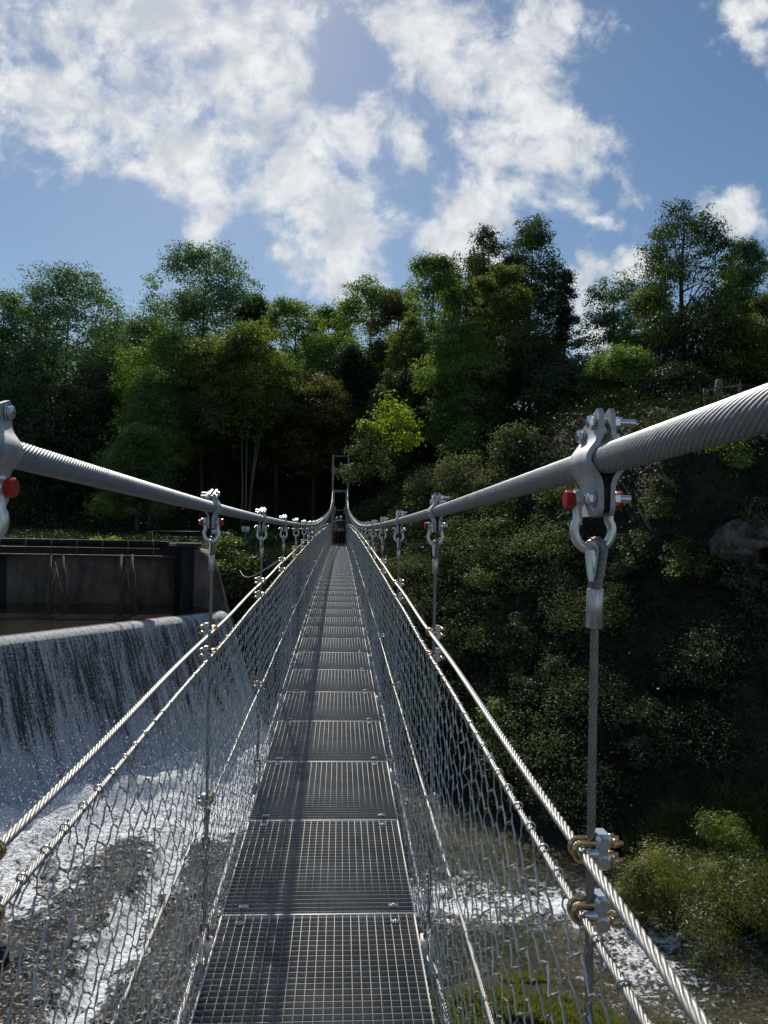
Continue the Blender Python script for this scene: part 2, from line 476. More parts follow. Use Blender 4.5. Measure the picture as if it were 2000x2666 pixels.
# ---- main cables (thick spiral strand near the viewer, plain further on)
def cable_pts(side, y0, y1, step):
    ys = np.arange(y0, y1+1e-6, step)
    return np.stack([np.full(len(ys), side*XH), ys, zcab(ys)], 1)
for side, nm in ((-1, 'left'), (1, 'right')):
    mb = MB()
    mb.rope(cable_pts(side, -3.2, 9.0, 0.012), 0.0216, 22, 0.30, 6, depth=0.045, hand=-1)
    mb.tube(cable_pts(side, 9.0, 60.0, 0.5), 0.0211, 12)
    o = mb.build('main_cable', CABLE, smooth=False)
    tag(o, 'thick grey twisted steel main cable on the %s side of the footbridge' % nm, 'cable', 'main suspension cables')
    angle_smooth(o, 40)

# ---- ropes along the sides
def side_rope(side, h, r, x, name, label, near=7.0, lay=0.11, mat=ROPE, group=None):
    mb = MB()
    ys = np.arange(-2.6, near, 0.008)
    sag = 0.004*np.sin(ys*2*np.pi/SP*1.0)
    mb.rope(np.stack([np.full(len(ys), side*x), ys, zdeck(ys)+h+sag], 1), r, 6, lay, 4, depth=0.26, hand=side)
    ys = np.arange(near-0.01, 59.9, 0.6)
    mb.tube(np.stack([np.full(len(ys), side*x), ys, zdeck(ys)+h], 1), r*0.93, 6)
    o = mb.build(name, mat)
    angle_smooth(o, 60)
    return tag(o, label, 'steel rope', group)
XA = XH-0.0155
for side, nm in ((-1, 'left'), (1, 'right')):
    side_rope(side, HA, 0.0080, XA, 'handrail_rope', 'thick upper wire rope handrail above the net on the %s side' % nm, group='wire ropes along the walkway')
    side_rope(side, HB, 0.0062, XA, 'net_edge_rope', 'thinner wire rope carrying the top edge of the %s net, just below the handrail rope' % nm, lay=0.085, group='wire ropes along the walkway')
    side_rope(side, HC, 0.0060, XA, 'middle_rope', 'thin wire rope running at half height through the %s net' % nm, lay=0.08, group='wire ropes along the walkway')
    side_rope(side, HD, 0.0105, XH+0.02, 'lower_rope', 'thick wire rope running low along the outer edge of the walkway on the %s' % nm, lay=0.12, group='wire ropes along the walkway')

# ---- safety nets
def build_net(side, nm):
    rng = np.random.RandomState(11+side)
    w = 0.046; P = 0.063; a = 0.0175
    ys = np.arange(-2.4, 59.6, w)
    nj = len(ys)
    htop = HB; hbot = -0.07
    ni = int(round((htop-hbot)/P))
    I = np.arange(ni+1)[:, None]; J = np.arange(nj)[None, :]
    par = (I+J) % 2
    Zr = hbot + (htop-0.012-hbot)*I/ni + np.where(par == 0, a, -a)
    # slack folds and irregular cells
    wob = (fbm(ys*0.9, ys*0, 3, 5+side)-0.5)
    X = side*(XH - 0.012 + 0.0*ys)[None, :] + 0*Zr
    bulge = np.sin(np.clip((Zr-hbot)/(htop-hbot), 0, 1)*np.pi)
    X = X - side*bulge*(0.035*(fbm(ys*1.3, ys*0+3, 3, 9)-0.35))[None, :]
    X = X + rng.normal(0, 0.0028, X.shape)
    Y = ys[None, :] + rng.normal(0, 0.0028, X.shape) + 0.018*(fbm(ys[None, :]*1.1, I*0.25+0*ys[None, :], 3, 21)-0.5)*bulge
    Z = Zr + rng.normal(0, 0.0025, X.shape) - 0.02*(fbm(ys[None, :]*1.7, I*0.2+0*ys[None, :], 2, 31)-0.5)*bulge
    Z = Z + zdeck(Y)
    P3 = np.stack([X, Y, Z], -1)
    mb = MB()
    near_j = int(np.searchsorted(ys, 8.0))
    far = slice(near_j, nj)
    r_far = 0.00185
    # zigzag rows
    def zig(j0, j1): return P3[:, j0:j1-1].reshape(-1, 3), P3[:, j0+1:j1].reshape(-1, 3)
    A, B = zig(near_j-1, nj); mb.segs(A, B, r_far, 3)
    low = P3[:-1]; high = P3[1:]
    msk = ((I[:-1]+J) % 2 == 0)
    jj = np.broadcast_to(J, msk.shape)
    fsel = msk & (jj >= near_j)
    mb.segs(low[fsel], high[fsel], r_far, 3)
    # near part: curved wires with a twisted knot on every short link
    A, B = zig(0, near_j)
    D = B-A; Nv = np.array([1.0, 0, 0]); m = len(A)
    side_off = np.cross(D/np.linalg.norm(D, axis=1)[:, None], Nv)*0.0019
    t0, t1 = A + D*0.1, A + D*0.9
    mb.segs(A, B, 0.0015, 4)
    off = np.array([0.0022, 0, 0])
    q = [A+D*t for t in (0.12, 0.37, 0.63, 0.88)]
    mb.segs(q[0]+side_off, q[1]+off, 0.0018, 4); mb.segs(q[1]+off, q[2]-side_off, 0.0018, 4); mb.segs(q[2]-side_off, q[3]-off, 0.0018, 4)
    nsel = msk & (jj < near_j)
    L, H = low[nsel], high[nsel]; m = len(L)
    bx = rng.normal(0, 0.0016, (m, 1)); by = rng.normal(0, 0.0022, (m, 1))+0.0015
    c1 = L*0.7+H*0.3 + np.concatenate([bx, by, 0*bx], 1); c2 = L*0.3+H*0.7 + np.concatenate([-bx, -by*0.4, 0*bx], 1)
    mb.segs(L, c1, 0.0015, 4); mb.segs(c1, c2, 0.0015, 4); mb.segs(c2, H, 0.0015, 4)
    o = mb.build('safety_net', NETW)
    tag(o, 'knotted wire mesh net hanging along the %s side of the walkway' % nm, 'safety net', 'safety nets of the footbridge')
    angle_smooth(o, 80)
    # rings fastening the net to its top rope
    th = np.linspace(0, 2*np.pi, 13)[:-1]
    R = 0.0085
    def ring_mesh(tl, hook):
        rb = MB()
        a_ = np.linspace(0, 4*np.pi, 25)
        pts = [(R*math.cos(q), -0.0024+0.0048*q/(4*np.pi)+tl*R*math.sin(q), R*1.12*math.sin(q)) for q in a_]
        if hook: pts += [(R*1.05, 0.006, -R*0.8), (R*0.7, 0.012*np.sign(tl), -R*1.8), (R*0.2, 0.016*np.sign(tl), -0.031)]
        rb.tube(pts, 0.0016, 5)
        me = rb.mesh('fastening_ring', NETW, True); return me
    vari = [ring_mesh(tl, True) for tl in (-0.45, -0.2, 0.15, 0.4)]
    rb = MB(); cnt = 0
    for k, y in enumerate(np.arange(-2.288, 26, 0.092)):
        y = y + rng.normal(0, 0.003)
        c = (side*XA, y, zdeck(y)+HB)
        if y > 0.6 and cnt < 90:
            link('fastening_ring', vari[rng.randint(4)], o, loc=c); cnt += 1
        else: rb.tube(np.stack([c[0]+R*np.cos(th[::2]), c[1]+0*th[::2], c[2]+R*np.sin(th[::2])], 1), 0.0022, 4, closed=True)
    tag(rb.build('fastening_rings', NETW, o), kind='stuff')
    tw = ring_mesh(0.3, False)
    for k, y in enumerate(np.arange(0.8, 14, 0.25)):
        y = y+rng.normal(0, 0.03)
        link('tie_wire', tw, o, loc=(side*XA, y, zdeck(y)+HC), scale=(0.85, 0.85, 0.85))
    return o
build_net(-1, 'left'); build_net(1, 'right')

# ---- hangers: clamp, shackle, eye, ferrule, rope, clips, turnbuckle
def clamp_plate_mb(s):
    mb = MB()
    t = 0.0075; r = 0.0225
    prof = [(0.0048+0.0187*math.exp(-(z/0.021)**2), z) for z in np.linspace(0.074, -0.081, 32)]
    prof = np.array(prof)
    T = np.gradient(prof, axis=0); T /= np.linalg.norm(T, axis=1)[:, None]
    N = np.stack([-T[:, 1], T[:, 0]], 1)       # outward
    if N[16][0] < 0: N = -N
    out = prof + N*t
    k = len(prof)
    hw = np.full(k, 0.043)
    hw[0] = 0.034; hw[1] = 0.040; hw[-1] = 0.034; hw[-2] = 0.040
    ins = 0.0016
    V = []
    for (P, e) in ((prof, 0), (out, 1)):
        for sg in (-1, 1):
            yy_ = sg*(hw - (ins if e else 0))
            if sg == 1 : yy_ = sg*(hw - (ins if e else 0))
            zz_ = np.where((P[:, 1] > 0.03) & (sg > 0), 0.03+(P[:, 1]-0.03)*0.52, P[:, 1])
            V.append(np.stack([P[:, 0]*s, yy_, zz_], 1))
    V = np.concatenate(V)
    a, b, c, d = 0, k, 2*k, 3*k   # inner-, inner+, outer-, outer+
    Q = []
    for i in range(k-1):
        Q += [(a+i, a+i+1, b+i+1, b+i), (c+i, d+i, d+i+1, c+i+1), (a+i, c+i, c+i+1, a+i+1), (b+i, b+i+1, d+i+1, d+i)]
    Q += [(a, b, d, c), (a+k-1, c+k-1, d+k-1, b+k-1)]
    mb.add(V, np.array(Q))
    return mb
def shackle_mb():
    mb = MB()
    pts = [(-0.0245, -0.040), (-0.0245, -0.058), (-0.0245, -0.070)]
    R = 0.0285; cz = -0.1025
    for a in np.linspace(145, 395, 19): pts.append((R*math.cos(math.radians(a))*1.0, cz + R*math.sin(math.radians(a))))
    pts = pts[:3]+pts[3:]+[(0.0245, -0.070), (0.0245, -0.058), (0.0245, -0.040)]
    P = [(x, 0.014, z) for x, z in pts]
    r = [0.0060, 0.0085, 0.0072]+[0.0074]*19+[0.0072, 0.0085, 0.0060]
    mb.tube(P, r, 12)
    for sx in (-1, 1): mb.tube([(sx*0.0175, 0.014, -0.056), (sx*0.019, 0.014, -0.056), (sx*0.030, 0.014, -0.056), (sx*0.0315, 0.014, -0.056)], [0.0115, 0.0135, 0.0135, 0.0115], 16)
    return mb
EYE_BOT = -0.186
def eye_pts(rad, n=30, cz=-0.131):
    pts = [(0.0, 0.0028, EYE_BOT-0.004), (0.0, 0.0045, EYE_BOT+0.004), (0, 0.0095, -0.165)]
    for a in np.linspace(-20, 200, n): pts.append((0.0, rad*math.cos(math.radians(a)), cz+rad*math.sin(math.radians(a))))
    pts += [(0, -0.0095, -0.165), (0.0, -0.0045, EYE_BOT+0.004), (0.0, -0.0028, EYE_BOT-0.004)]
    return np.array(pts)
def resample(P, step):
    P = np.asarray(P, float); L = np.concatenate([[0], np.cumsum(np.linalg.norm(np.diff(P, axis=0), axis=1))])
    s = np.linspace(0, L[-1], max(2, int(L[-1]/step)))
    return np.stack([np.interp(s, L, P[:, i]) for i in range(3)], 1)
def thimble_mb(P, wdt=0.0075):
    mb = MB(); P = np.asarray(P); k = len(P)
    T = np.gradient(P, axis=0); T /= np.linalg.norm(T, axis=1)[:, None]
    N = np.cross(T, np.array([1.0, 0, 0]))
    c = P.mean(0); sgn = np.sign(((c-P)*N).sum(1)); N = N*np.where(sgn == 0, 1, sgn)[:, None]
    X = np.array([1.0, 0, 0])
    ring = [P+N*0.0066+X*-wdt*0.6, P+N*0.001+X*-wdt*1.12, P+N*0.0028+X*-wdt*1.12, P+N*0.0088-X*wdt*0.6, P+N*0.0088+X*wdt*0.6, P+N*0.0028+X*wdt*1.12, P+N*0.001+X*wdt*1.12, P+N*0.0066+X*wdt*0.6]
    V = np.stack(ring, 1).reshape(-1, 3); n = 8
    i = np.arange(k-1)[:, None]; j = np.arange(n)[None, :]
    mb.add(V, np.stack([i*n+j, i*n+(j+1) % n, (i+1)*n+(j+1) % n, (i+1)*n+j], -1).reshape(-1, 4))
    return mb
def bolt_mb(y, z, head_in=True, r=0.0096, length=0.030):
    """head on the inner side (-x), nut and thread on the outer side"""
    mb = MB()
    mb.cyl((-0.0155, y, z), (-0.0138, y, z), r*1.25, 16)
    mb.hexnut((-0.0190, y, z), (1, 0, 0), r, 0.0070)
    mb.cyl((0.0130, y, z), (0.0150, y, z), r*1.25, 16)
    mb.hexnut((0.0195, y, z), (1, 0, 0), r, 0.0090)
    mb.cyl((-0.015, y, z), (length+0.006, y, z), r*0.62, 12)
    return mb
def clip_saddle_mb():
    mb = MB()
    for z0, z1 in ((0.002, 0.0265), (-0.0265, -0.002)):
        mb.box(0.0030, 0.0270, -0.0165, 0.0165, z0, z1, bev=0.005)
    mb.box(0.004, 0.021, -0.014, 0.014, -0.003, 0.003)
    for sy in (-1, 1): mb.tube([(-0.010, sy*0.0135, 0), (0.0045, sy*0.0135, 0)], [0.0055, 0.0075], 10)
    return mb
def clip_ubolt_mb(y, rx=0.0155):
    mb = MB()
    # bow in the XZ plane round the side rope, legs through the saddle
    pts = [(0.026, y, 0.0125), (0.010, y, 0.0125), (-0.010, y, 0.0128)]
    for a in np.linspace(95, 265, 11): pts.append((-0.0155+0.0128*math.cos(math.radians(a)), y, 0.0128*math.sin(math.radians(a))))
    pts += [(-0.010, y, -0.0128), (0.010, y, -0.0125), (0.026, y, -0.0125)]
    mb.tube(pts, 0.0040, 9)
    return mb
def clip_nuts_mb():
    mb = MB()
    for sz in (-1, 1):
        for sy in (-1, 1):
            mb.hexnut((0.0335, sy*0.0095, sz*0.0125), (1, 0, 0), 0.0068, 0.009)
            mb.cyl((0.028, sy*0.0095, sz*0.0125), (0.0445, sy*0.0095, sz*0.0125), 0.0036, 8)
    return mb
# lower end, measured from the deck: ferrule, eye, turnbuckle, shackle, bracket
def lower_ferrule_mb():
    mb = MB(); mb.tube([(0, 0, 0.525), (0, 0, 0.523), (0, 0, 0.463), (0, 0, 0.460)], [0.0085, 0.0125, 0.0125, 0.0095], 16); return mb
def lower_eye_mb():
    mb = MB()
    P = np.array([(0, y, z) for y, z in [(0.003, 0.462), (0.010, 0.440)] + [(0.0125*math.cos(a), 0.417+0.0125*math.sin(a)) for a in np.radians(np.linspace(20, -200, 14))] + [(-0.010, 0.440), (-0.003, 0.462)]])
    mb.rope(resample(P, 0.003), 0.0060, 6, 0.07, 3)
    return mb
def turnbuckle_mb():
    mb = MB()
    mb.tube([(0, 0, 0.418), (0.012, 0, 0.405), (0.010, 0, 0.38), (0, 0, 0.365), (-0.010, 0, 0.38), (-0.012, 0, 0.405)], 0.0050, 8, closed=True)
    mb.cyl((0, 0, 0.372), (0, 0, 0.30), 0.0065, 10)
    for sy in (-1, 1): mb.tube([(0, sy*0.004, 0.325), (0, sy*0.013, 0.315), (0, sy*0.0145, 0.30), (0, sy*0.0145, 0.17), (0, sy*0.013, 0.155), (0, sy*0.004, 0.145)], 0.0056, 8)
    mb.tube([(0, 0, 0.330), (0, 0, 0.327), (0, 0, 0.300), (0, 0, 0.297)], [0.010, 0.0125, 0.0125, 0.010], 6)
    mb.tube([(0, 0, 0.173), (0, 0, 0.170), (0, 0, 0.143), (0, 0, 0.140)], [0.010, 0.0125, 0.0125, 0.010], 6)
    mb.cyl((0, 0, 0.17), (0, 0, 0.075), 0.0065, 10)
    mb.tube([(0.010, 0, 0.075), (0.014, 0, 0.060), (0.013, 0, 0.035), (0.013, 0, 0.015)], 0.0062, 8)
    mb.tube([(-0.010, 0, 0.075), (-0.014, 0, 0.060), (-0.013, 0, 0.035), (-0.013, 0, 0.015)], 0.0062, 8)
    mb.cyl((-0.014, 0, 0.073), (0.014, 0, 0.073), 0.0065, 8)
    return mb
def bracket_mb():
    mb = MB()
    mb.box(-0.030, -0.008, -0.030, 0.030, -0.075, 0.012, bev=0.002)
    mb.box(0.008, 0.016, -0.030, 0.030, -0.075, 0.028, bev=0.002)
    mb.box(-0.034, 0.018, -0.034, 0.034, -0.082, -0.0755)
    return mb
PM = {}
PM['plates'] = []
for s in (-1, 1): PM['plates'].append(clamp_plate_mb(s).mesh('clamp_plate', GALV))
PM['bolts'] = [bolt_mb(-0.022, 0.055, length=0.042).mesh('bolt', ZINC), bolt_mb(0.026, 0.041, length=0.036).mesh('bolt', ZINC), bolt_mb(-0.024, -0.056, length=0.034).mesh('bolt', ZINC)]
PM['shackle'] = shackle_mb().mesh('shackle', ZINC)
mb = MB(); mb.tube([(-0.044, 0.014, -0.056), (-0.0425, 0.014, -0.056), (-0.0325, 0.014, -0.056), (-0.0315, 0.014, -0.056)], [0.0125, 0.0142, 0.0142, 0.0130], 8)
PM['pinhead'] = mb.mesh('pin_head', RED)
mb = MB(); mb.hexnut((0.0375, 0.014, -0.056), (1, 0, 0), 0.0142, 0.011); 
PM['pinnut'] = mb.mesh('pin_nut', RED)
mb = MB(); mb.cyl((-0.033, 0.014, -0.056), (0.0475, 0.014, -0.056), 0.0072, 12)
PM['pin'] = mb.mesh('shackle_pin', ZINC)
EP = resample(eye_pts(0.0150), 0.0022)
mb = MB(); mb.rope(EP, 0.0064, 6, 0.055, 4, depth=0.25); PM['eye'] = mb.mesh('rope_eye', HROPE)
PM['thimble'] = thimble_mb(resample(eye_pts(0.0150), 0.004)[3:-3]).mesh('thimble', ZINC)
mb = MB(); mb.tube([(0, 0, -0.1875), (0, 0, -0.189), (0, 0, -0.244), (0, 0, -0.2455)], [0.0115, 0.0125, 0.0125, 0.0115], 20)
PM['ferrule'] = mb.mesh('ferrule', ALU)
mb = MB(); mb.box(-0.0042, 0.0042, -0.040, 0.040, -0.076, -0.024)
PM['pad'] = mb.mesh('rubber_liner', BLACK)
PM['saddle'] = clip_saddle_mb().mesh('saddle', ZINC)
PM['ub'] = [clip_ubolt_mb(-0.0095).mesh('u_bolt', GOLD), clip_ubolt_mb(0.0095).mesh('u_bolt', GOLD)]
PM['cnuts'] = clip_nuts_mb().mesh('clip_nuts', GOLD)
PM['lferrule'] = lower_ferrule_mb().mesh('lower_ferrule', TURN)
PM['leye'] = lower_eye_mb().mesh('lower_rope_eye', HROPE)
PM['turn'] = turnbuckle_mb().mesh('turnbuckle', TURN)
mb = MB(); mb.tube([(-0.022, 0, 0.012), (-0.0205, 0, 0.012), (-0.017, 0, 0.012), (-0.016, 0, 0.012)], [0.010, 0.0125, 0.0125, 0.011], 12); mb.hexnut((0.0215, 0, 0.012), (1, 0, 0), 0.0125, 0.009)
PM['lred'] = mb.mesh('lower_pin', RED)
PM['bracket'] = bracket_mb().mesh('hanger_bracket', WHITEP)
for me in [PM['shackle'], PM['pin'], PM['ferrule'], PM['eye'], PM['thimble'], PM['saddle'], PM['lferrule'], PM['leye'], PM['turn'], PM['pinhead']]+PM['ub']+PM['bolts']+PM['plates']:
    me.polygons.foreach_set('use_smooth', np.ones(len(me.polygons), dtype=bool)); me.set_sharp_from_angle(angle=math.radians(38))
NEARN = 11
def hanger(side, i, y):
    zc = zcab(y); zd = zdeck(y)
    nm = 'left' if side < 0 else 'right'
    n = i          # i = 1 is the nearest in view
    if i >= 1: lab = '%s steel hanger from the viewer on the %s side, clamped to the thick cable' % (ordinal(n), nm)
    else: lab = 'steel hanger beside the viewer on the %s side, clamped to the thick cable' % nm
    if i == 1 and side > 0: lab = 'nearest and largest steel hanger on the right, with red shackle bolts'
    if i == 1 and side < 0: lab = 'nearest steel hanger on the left, its clamp cut by the photo edge'
    root = empty('hanger', (side*XH, y, zc), lab, 'hanger', 'hangers of the footbridge', 0 if side > 0 else math.pi)
    if i < 0: pass
    slope = (zcab(y+0.1)-zcab(y-0.1))/0.2
    # rope
    H = zc-zd
    mb = MB()
    k = max(2, int((H-0.245-0.52)/0.010))
    if y < 9:
        zs = np.linspace(-0.243, -(H-0.522), k)
        mb.rope(np.stack([0*zs, 0*zs, zs], 1), 0.0066, 6, 0.085, 4, depth=0.2)
    else: mb.cyl((0, 0, -0.243), (0, 0, -(H-0.522)), 0.0062, 6)
    if i <= NEARN:
        for me in PM['plates']: link('clamp_plate', me, root, rot=(math.atan(slope)*side, 0, 0))
        for me in PM['bolts']: link('bolt', me, root, rot=(math.atan(slope)*side, 0, 0))
        link('rubber_liner', PM['pad'], root, rot=(math.atan(slope)*side, 0, 0))
        sh = link('shackle', PM['shackle'], root)
        link('shackle_pin', PM['pin'], sh); link('pin_head', PM['pinhead'], sh); link('pin_nut', PM['pinnut'], sh)
        e = link('rope_eye', PM['eye'], root, rot=(0, 0, 0.5)); link('thimble', PM['thimble'], e)
        link('ferrule', PM['ferrule'], root)
        o = mb.build('hanger_rope', HROPE, root); angle_smooth(o, 60)
        for (h, sc) in ((HA, 1.0), (HB, 1.0), (HC, 0.86)):
            c = link('rope_clip', PM['saddle'], root, loc=(0, 0, -(H-h)), scale=(sc, sc, sc))
            for me in PM['ub']: link('u_bolt', me, c)
            link('clip_nuts', PM['cnuts'], c)
        link('lower_ferrule', PM['lferrule'], root, loc=(0, 0, -H))
        link('lower_rope_eye', PM['leye'], root, loc=(0, 0, -H))
        t = link('turnbuckle', PM['turn'], root, loc=(0, 0, -H))
        link('lower_pin', PM['lred'], t)
        link('hanger_bracket', PM['bracket'], root, loc=(0, 0, -H))
    else:
        # far: the same shapes in a few meshes
        c = MB(); 
        for s in (-1, 1): c.box(s*0.012-0.0075, s*0.012+0.0075, -0.04, 0.04, -0.08, 0.074)
        c.box(-0.028, 0.028, -0.04, 0.04, -0.02, 0.02)
        for (yb_, zb) in ((-0.026, 0.050), (0.024, 0.057)): c.cyl((-0.026, yb_, zb), (0.045, yb_, zb), 0.008, 6)
        c.build('clamp_plate', GALV, root)
        s_ = MB()
        pts = [(-0.0245, -0.045), (-0.0285, -0.1), (-0.018, -0.126), (0, -0.132), (0.018, -0.126), (0.0285, -0.1), (0.0245, -0.045)]
        s_.tube([(x, 0.014, z) for x, z in pts], 0.0078, 6)
        sh = s_.build('shackle', ZINC, root)
        r_ = MB(); 
        for sx in (-1, 1): r_.cyl((sx*0.033, 0.014, -0.056), (sx*0.045, 0.014, -0.056), 0.0140, 6)
        r_.build('shackle_pin', RED, sh)
        mb.cyl((0, 0, -0.115), (0, 0, -0.19), 0.012, 6); mb.cyl((0, 0, -0.188), (0, 0, -0.245), 0.0125, 6)
        mb.cyl((0, 0, -(H-0.52)), (0, 0, -(H-0.0)), 0.0125, 6)
        mb.build('hanger_rope', HROPE, root)
        k_ = MB()
        for h in (HA, HB, HC): k_.box(-0.026, 0.038, -0.02, 0.02, -(H-h)-0.024, -(H-h)+0.024)
        k_.box(-0.03, 0.016, -0.03, 0.03, -(H+0.07), -(H-0.01))
        k_.build('rope_clips', ZINC, root)
for k, y in enumerate(HY):
    for side in (-1, 1): hanger(side, k, y)

# ---- grating panels
PL = 0.941
def panel_meshes():
    g = MB(); hl = PL/2-0.002
    n = 28
    for i in range(n):
        y = -hl + 0.004 + (i+0.5)*(2*hl-0.008)/n
        g.box(-W2+0.003, W2-0.003, y-0.00115, y+0.00115, -0.030, 0.0)
    c = MB()
    for j in range(1, 24):
        x = -W2 + j*(2*W2)/24
        c.box(x-0.0014, x+0.0014, -hl+0.003, hl-0.003, -0.005, 0.0006)
    f = MB()
    for s in (-1, 1):
        f.box(-W2, W2, s*hl-0.0025, s*hl+0.0025, -0.032, 0.0014)
        f.box(s*W2-0.0022, s*W2+0.0022, -hl+0.0026, hl-0.0026, -0.032, 0.0012)
    # notched edge: bar ends poking through
    for i in range(n):
        y = -hl + 0.004 + (i+0.5)*(2*hl-0.008)/n
        for s in (-1, 1): f.box(s*(W2+0.0023)-0.003*(s < 0), s*(W2+0.0023)+0.003*(s > 0), y-0.004, y+0.004, -0.024, -0.002)
    return g.mesh('bearing_bars', DECKM), c.mesh('cross_rods', DECKM), f.mesh('panel_frame', DECKF)
gm, cm, fm = panel_meshes()
mb = MB()
mb.box(-0.021, 0.021, -0.010, 0.010, 0.0008, 0.0045)
mb.box(-0.021, -0.017, -0.010, 0.010, -0.012, 0.0009); mb.box(0.017, 0.021, -0.010, 0.010, -0.012, 0.0009)
mb.cyl((0, 0, 0.0045), (0, 0, 0.010), 0.007, 10); mb.cyl((0, 0, -0.03), (0, 0, 0.0046), 0.0035, 8)
clipm = mb.mesh('holding_clip', ZINC)
joints = [3.177+PL*k for k in range(-6, 61)]
np_ = 0
for k in range(len(joints)-1):
    y0, y1 = joints[k], joints[k+1]
    if y1 > 60.2: break
    ym = (y0+y1)/2; zm = (zdeck(y0)+zdeck(y1))/2
    ang = math.atan((zdeck(y1)-zdeck(y0))/PL)
    rp = random.Random(k)
    n = k-4
    if n >= 1: lab = '%s steel grating panel of the walkway, counted from the bottom edge of the photo' % ordinal(n)
    else: lab = 'steel grating panel of the walkway under the viewer, below the photo edge'
    root = empty('grating_panel', (0, ym, zm + (rp.random()-0.5)*0.0016), lab, 'grating panel', 'grating panels of the walkway')
    root.rotation_euler = (ang+(rp.random()-0.5)*0.0015, (rp.random()-0.5)*0.002, 0)
    link('panel_frame', fm, root); link('bearing_bars', gm, root); link('cross_rods', cm, root)
    if y0 < 26:
        for sx in (-1, 1):
            for sy in (-1, 1): link('holding_clip', clipm, root, loc=(sx*(W2-0.083), sy*(PL/2-0.062), 0.0))
# ---- cross beams and edge beams below
for k, y in enumerate(HY):
    mb = MB()
    mb.box(-XH-0.05, XH+0.05, -0.035, 0.035, -0.130, -0.098)
    mb.box(-XH-0.05, XH+0.05, -0.003, 0.003, -0.098, -0.090)
    o = mb.build('cross_beam', GALV, None, loc=(0, y, zdeck(y)))
    n = k
    lab = ('cross beam under the walkway joining the %s pair of hangers from the viewer' % ordinal(n)) if n >= 1 else 'cross beam under the walkway right beside the viewer'
    tag(o, lab, 'beam', 'cross beams under the walkway')
for side, nm in ((-1, 'left'), (1, 'right')):
    mb = MB()
    for y0 in np.arange(-2.4, 59.9, 0.941):
        y1 = y0+0.941; a, b = zdeck(y0), zdeck(y1)
        v = [(side*0.36+dx, y, z+dz) for (y, z) in ((y0, a), (y1, b)) for (dx, dz) in ((-0.02, -0.088), (0.02, -0.088), (0.02, -0.034), (-0.02, -0.034))]
        mb.add(v, np.array([(0, 1, 5, 4), (1, 2, 6, 5), (2, 3, 7, 6), (3, 0, 4, 7)]))
    tag(mb.build('deck_beam', GALV), 'long steel beam beneath the %s edge of the grating' % nm, 'beam', 'long beams under the walkway')

# ---- far portals
def portal(name, y, hw, zt, post, beams, label, zb=-0.7):
    root = empty(name, (0, y, zb), label, 'bridge tower', 'steel portals at the far end')
    for s in (-1, 1):
        mb = MB(); mb.box(s*hw-post/2, s*hw+post/2, -post/2, post/2, 0, zt-zb, bev=0.008)
        mb.box(s*hw-post*0.8, s*hw+post*0.8, -post*0.8, post*0.8, 0, 0.03)
        mb.build('post', DARKST, root)
    for (z, h) in beams:
        mb = MB(); mb.box(-hw+post/2+0.001, hw-post/2-0.001, -h/2, h/2, z-h/2-zb, z+h/2-zb)
        mb.build('crossbar', DARKST, root)
    return root
r = portal('tall_portal', 61.2, 0.62, 6.72, 0.15, [(6.60, 0.10), (5.32, 0.07)], 'tall slim grey steel portal at the far end of the bridge')
for s in (-1, 1):
    mb = MB(); mb.cyl((s*0.50, -0.04, 5.32+0.62), (s*0.50, -0.04, 5.32+0.88), 0.09, 10); mb.cyl((s*0.50-0.05, -0.1, 6.07), (s*0.50+0.05, -0.1, 6.07), 0.10, 12)
    mb.build('cable_saddle', GALV, r)
r = portal('low_portal', 60.3, 0.50, 3.86, 0.16, [(3.72, 0.22), (2.22, 0.10)], 'shorter grey steel portal in front of the tall one, with two crossbars')
for s in (-1, 1):
    mb = MB(); mb.cyl((s*0.36, -0.1, 2.75), (s*0.36, -0.1, 3.2), 0.05, 8); mb.box(s*0.34-0.06, s*0.34+0.06, -0.1, 0.0, 2.62, 2.76)
    mb.build('cable_anchor', GALV, r)
for s, nm in ((-1, 'left'), (1, 'right')):
    mb = MB()
    P = [(s*0.50, 61.0, 5.34), (s*0.47, 50, 3.40), (s*0.455, 42, 2.45), (s*0.445, 37, 2.08)]
    t = np.linspace(0, 1, 20); ys = 61-24*t
    mb.tube(np.stack([s*(0.448+0.052*(1-t)), ys, _spl([37, 42, 50, 61], [2.06, 2.42, 3.42, 5.34], ys[::-1])[::-1]], 1), 0.019, 8)
    tag(mb.build('stay_cable', CABLE), 'smooth stay cable sloping up to the tall portal on the %s' % nm, 'cable', 'stay cables at the far end')
for s, nm in ((-1, 'left'), (1, 'right')):
    root = empty('end_barrier', (s*0.46, 56.5, zdeck(56.5)), 'dark brown wooden side panel at the far bridge end on the %s' % nm, 'barrier', 'side panels at the far end')
    mb = MB()
    for i in range(5): mb.box(-0.02, 0.02, -3.0, 3.0, 0.05+i*0.22, 0.25+i*0.22)
    mb.build('boards', RUST, root)
    mb = MB()
    for yy_ in (-2.9, 0, 2.9): mb.box(-0.05, 0.05, yy_-0.04, yy_+0.04, -0.02, 1.2)
    mb.build('posts', RUST, root)
# wind guy rope tied to the bridge
mb = MB()
A = Vector((-XH-0.012, 6.74, zdeck(6.74)+HA+0.01))
B = at(622, 1478, 40)
t = np.linspace(0, 1, 24)
P = np.array([[A[i]+(B[i]-A[i])*tt for i in range(3)] for tt in t]); P[:, 2] -= 0.9*np.sin(t*np.pi)*0.35
mb.tube(P, 0.012, 6)
tag(mb.build('guy_rope', ROPE), 'thin steel guy rope sagging from the walkway to the grassy left bank', 'steel rope')
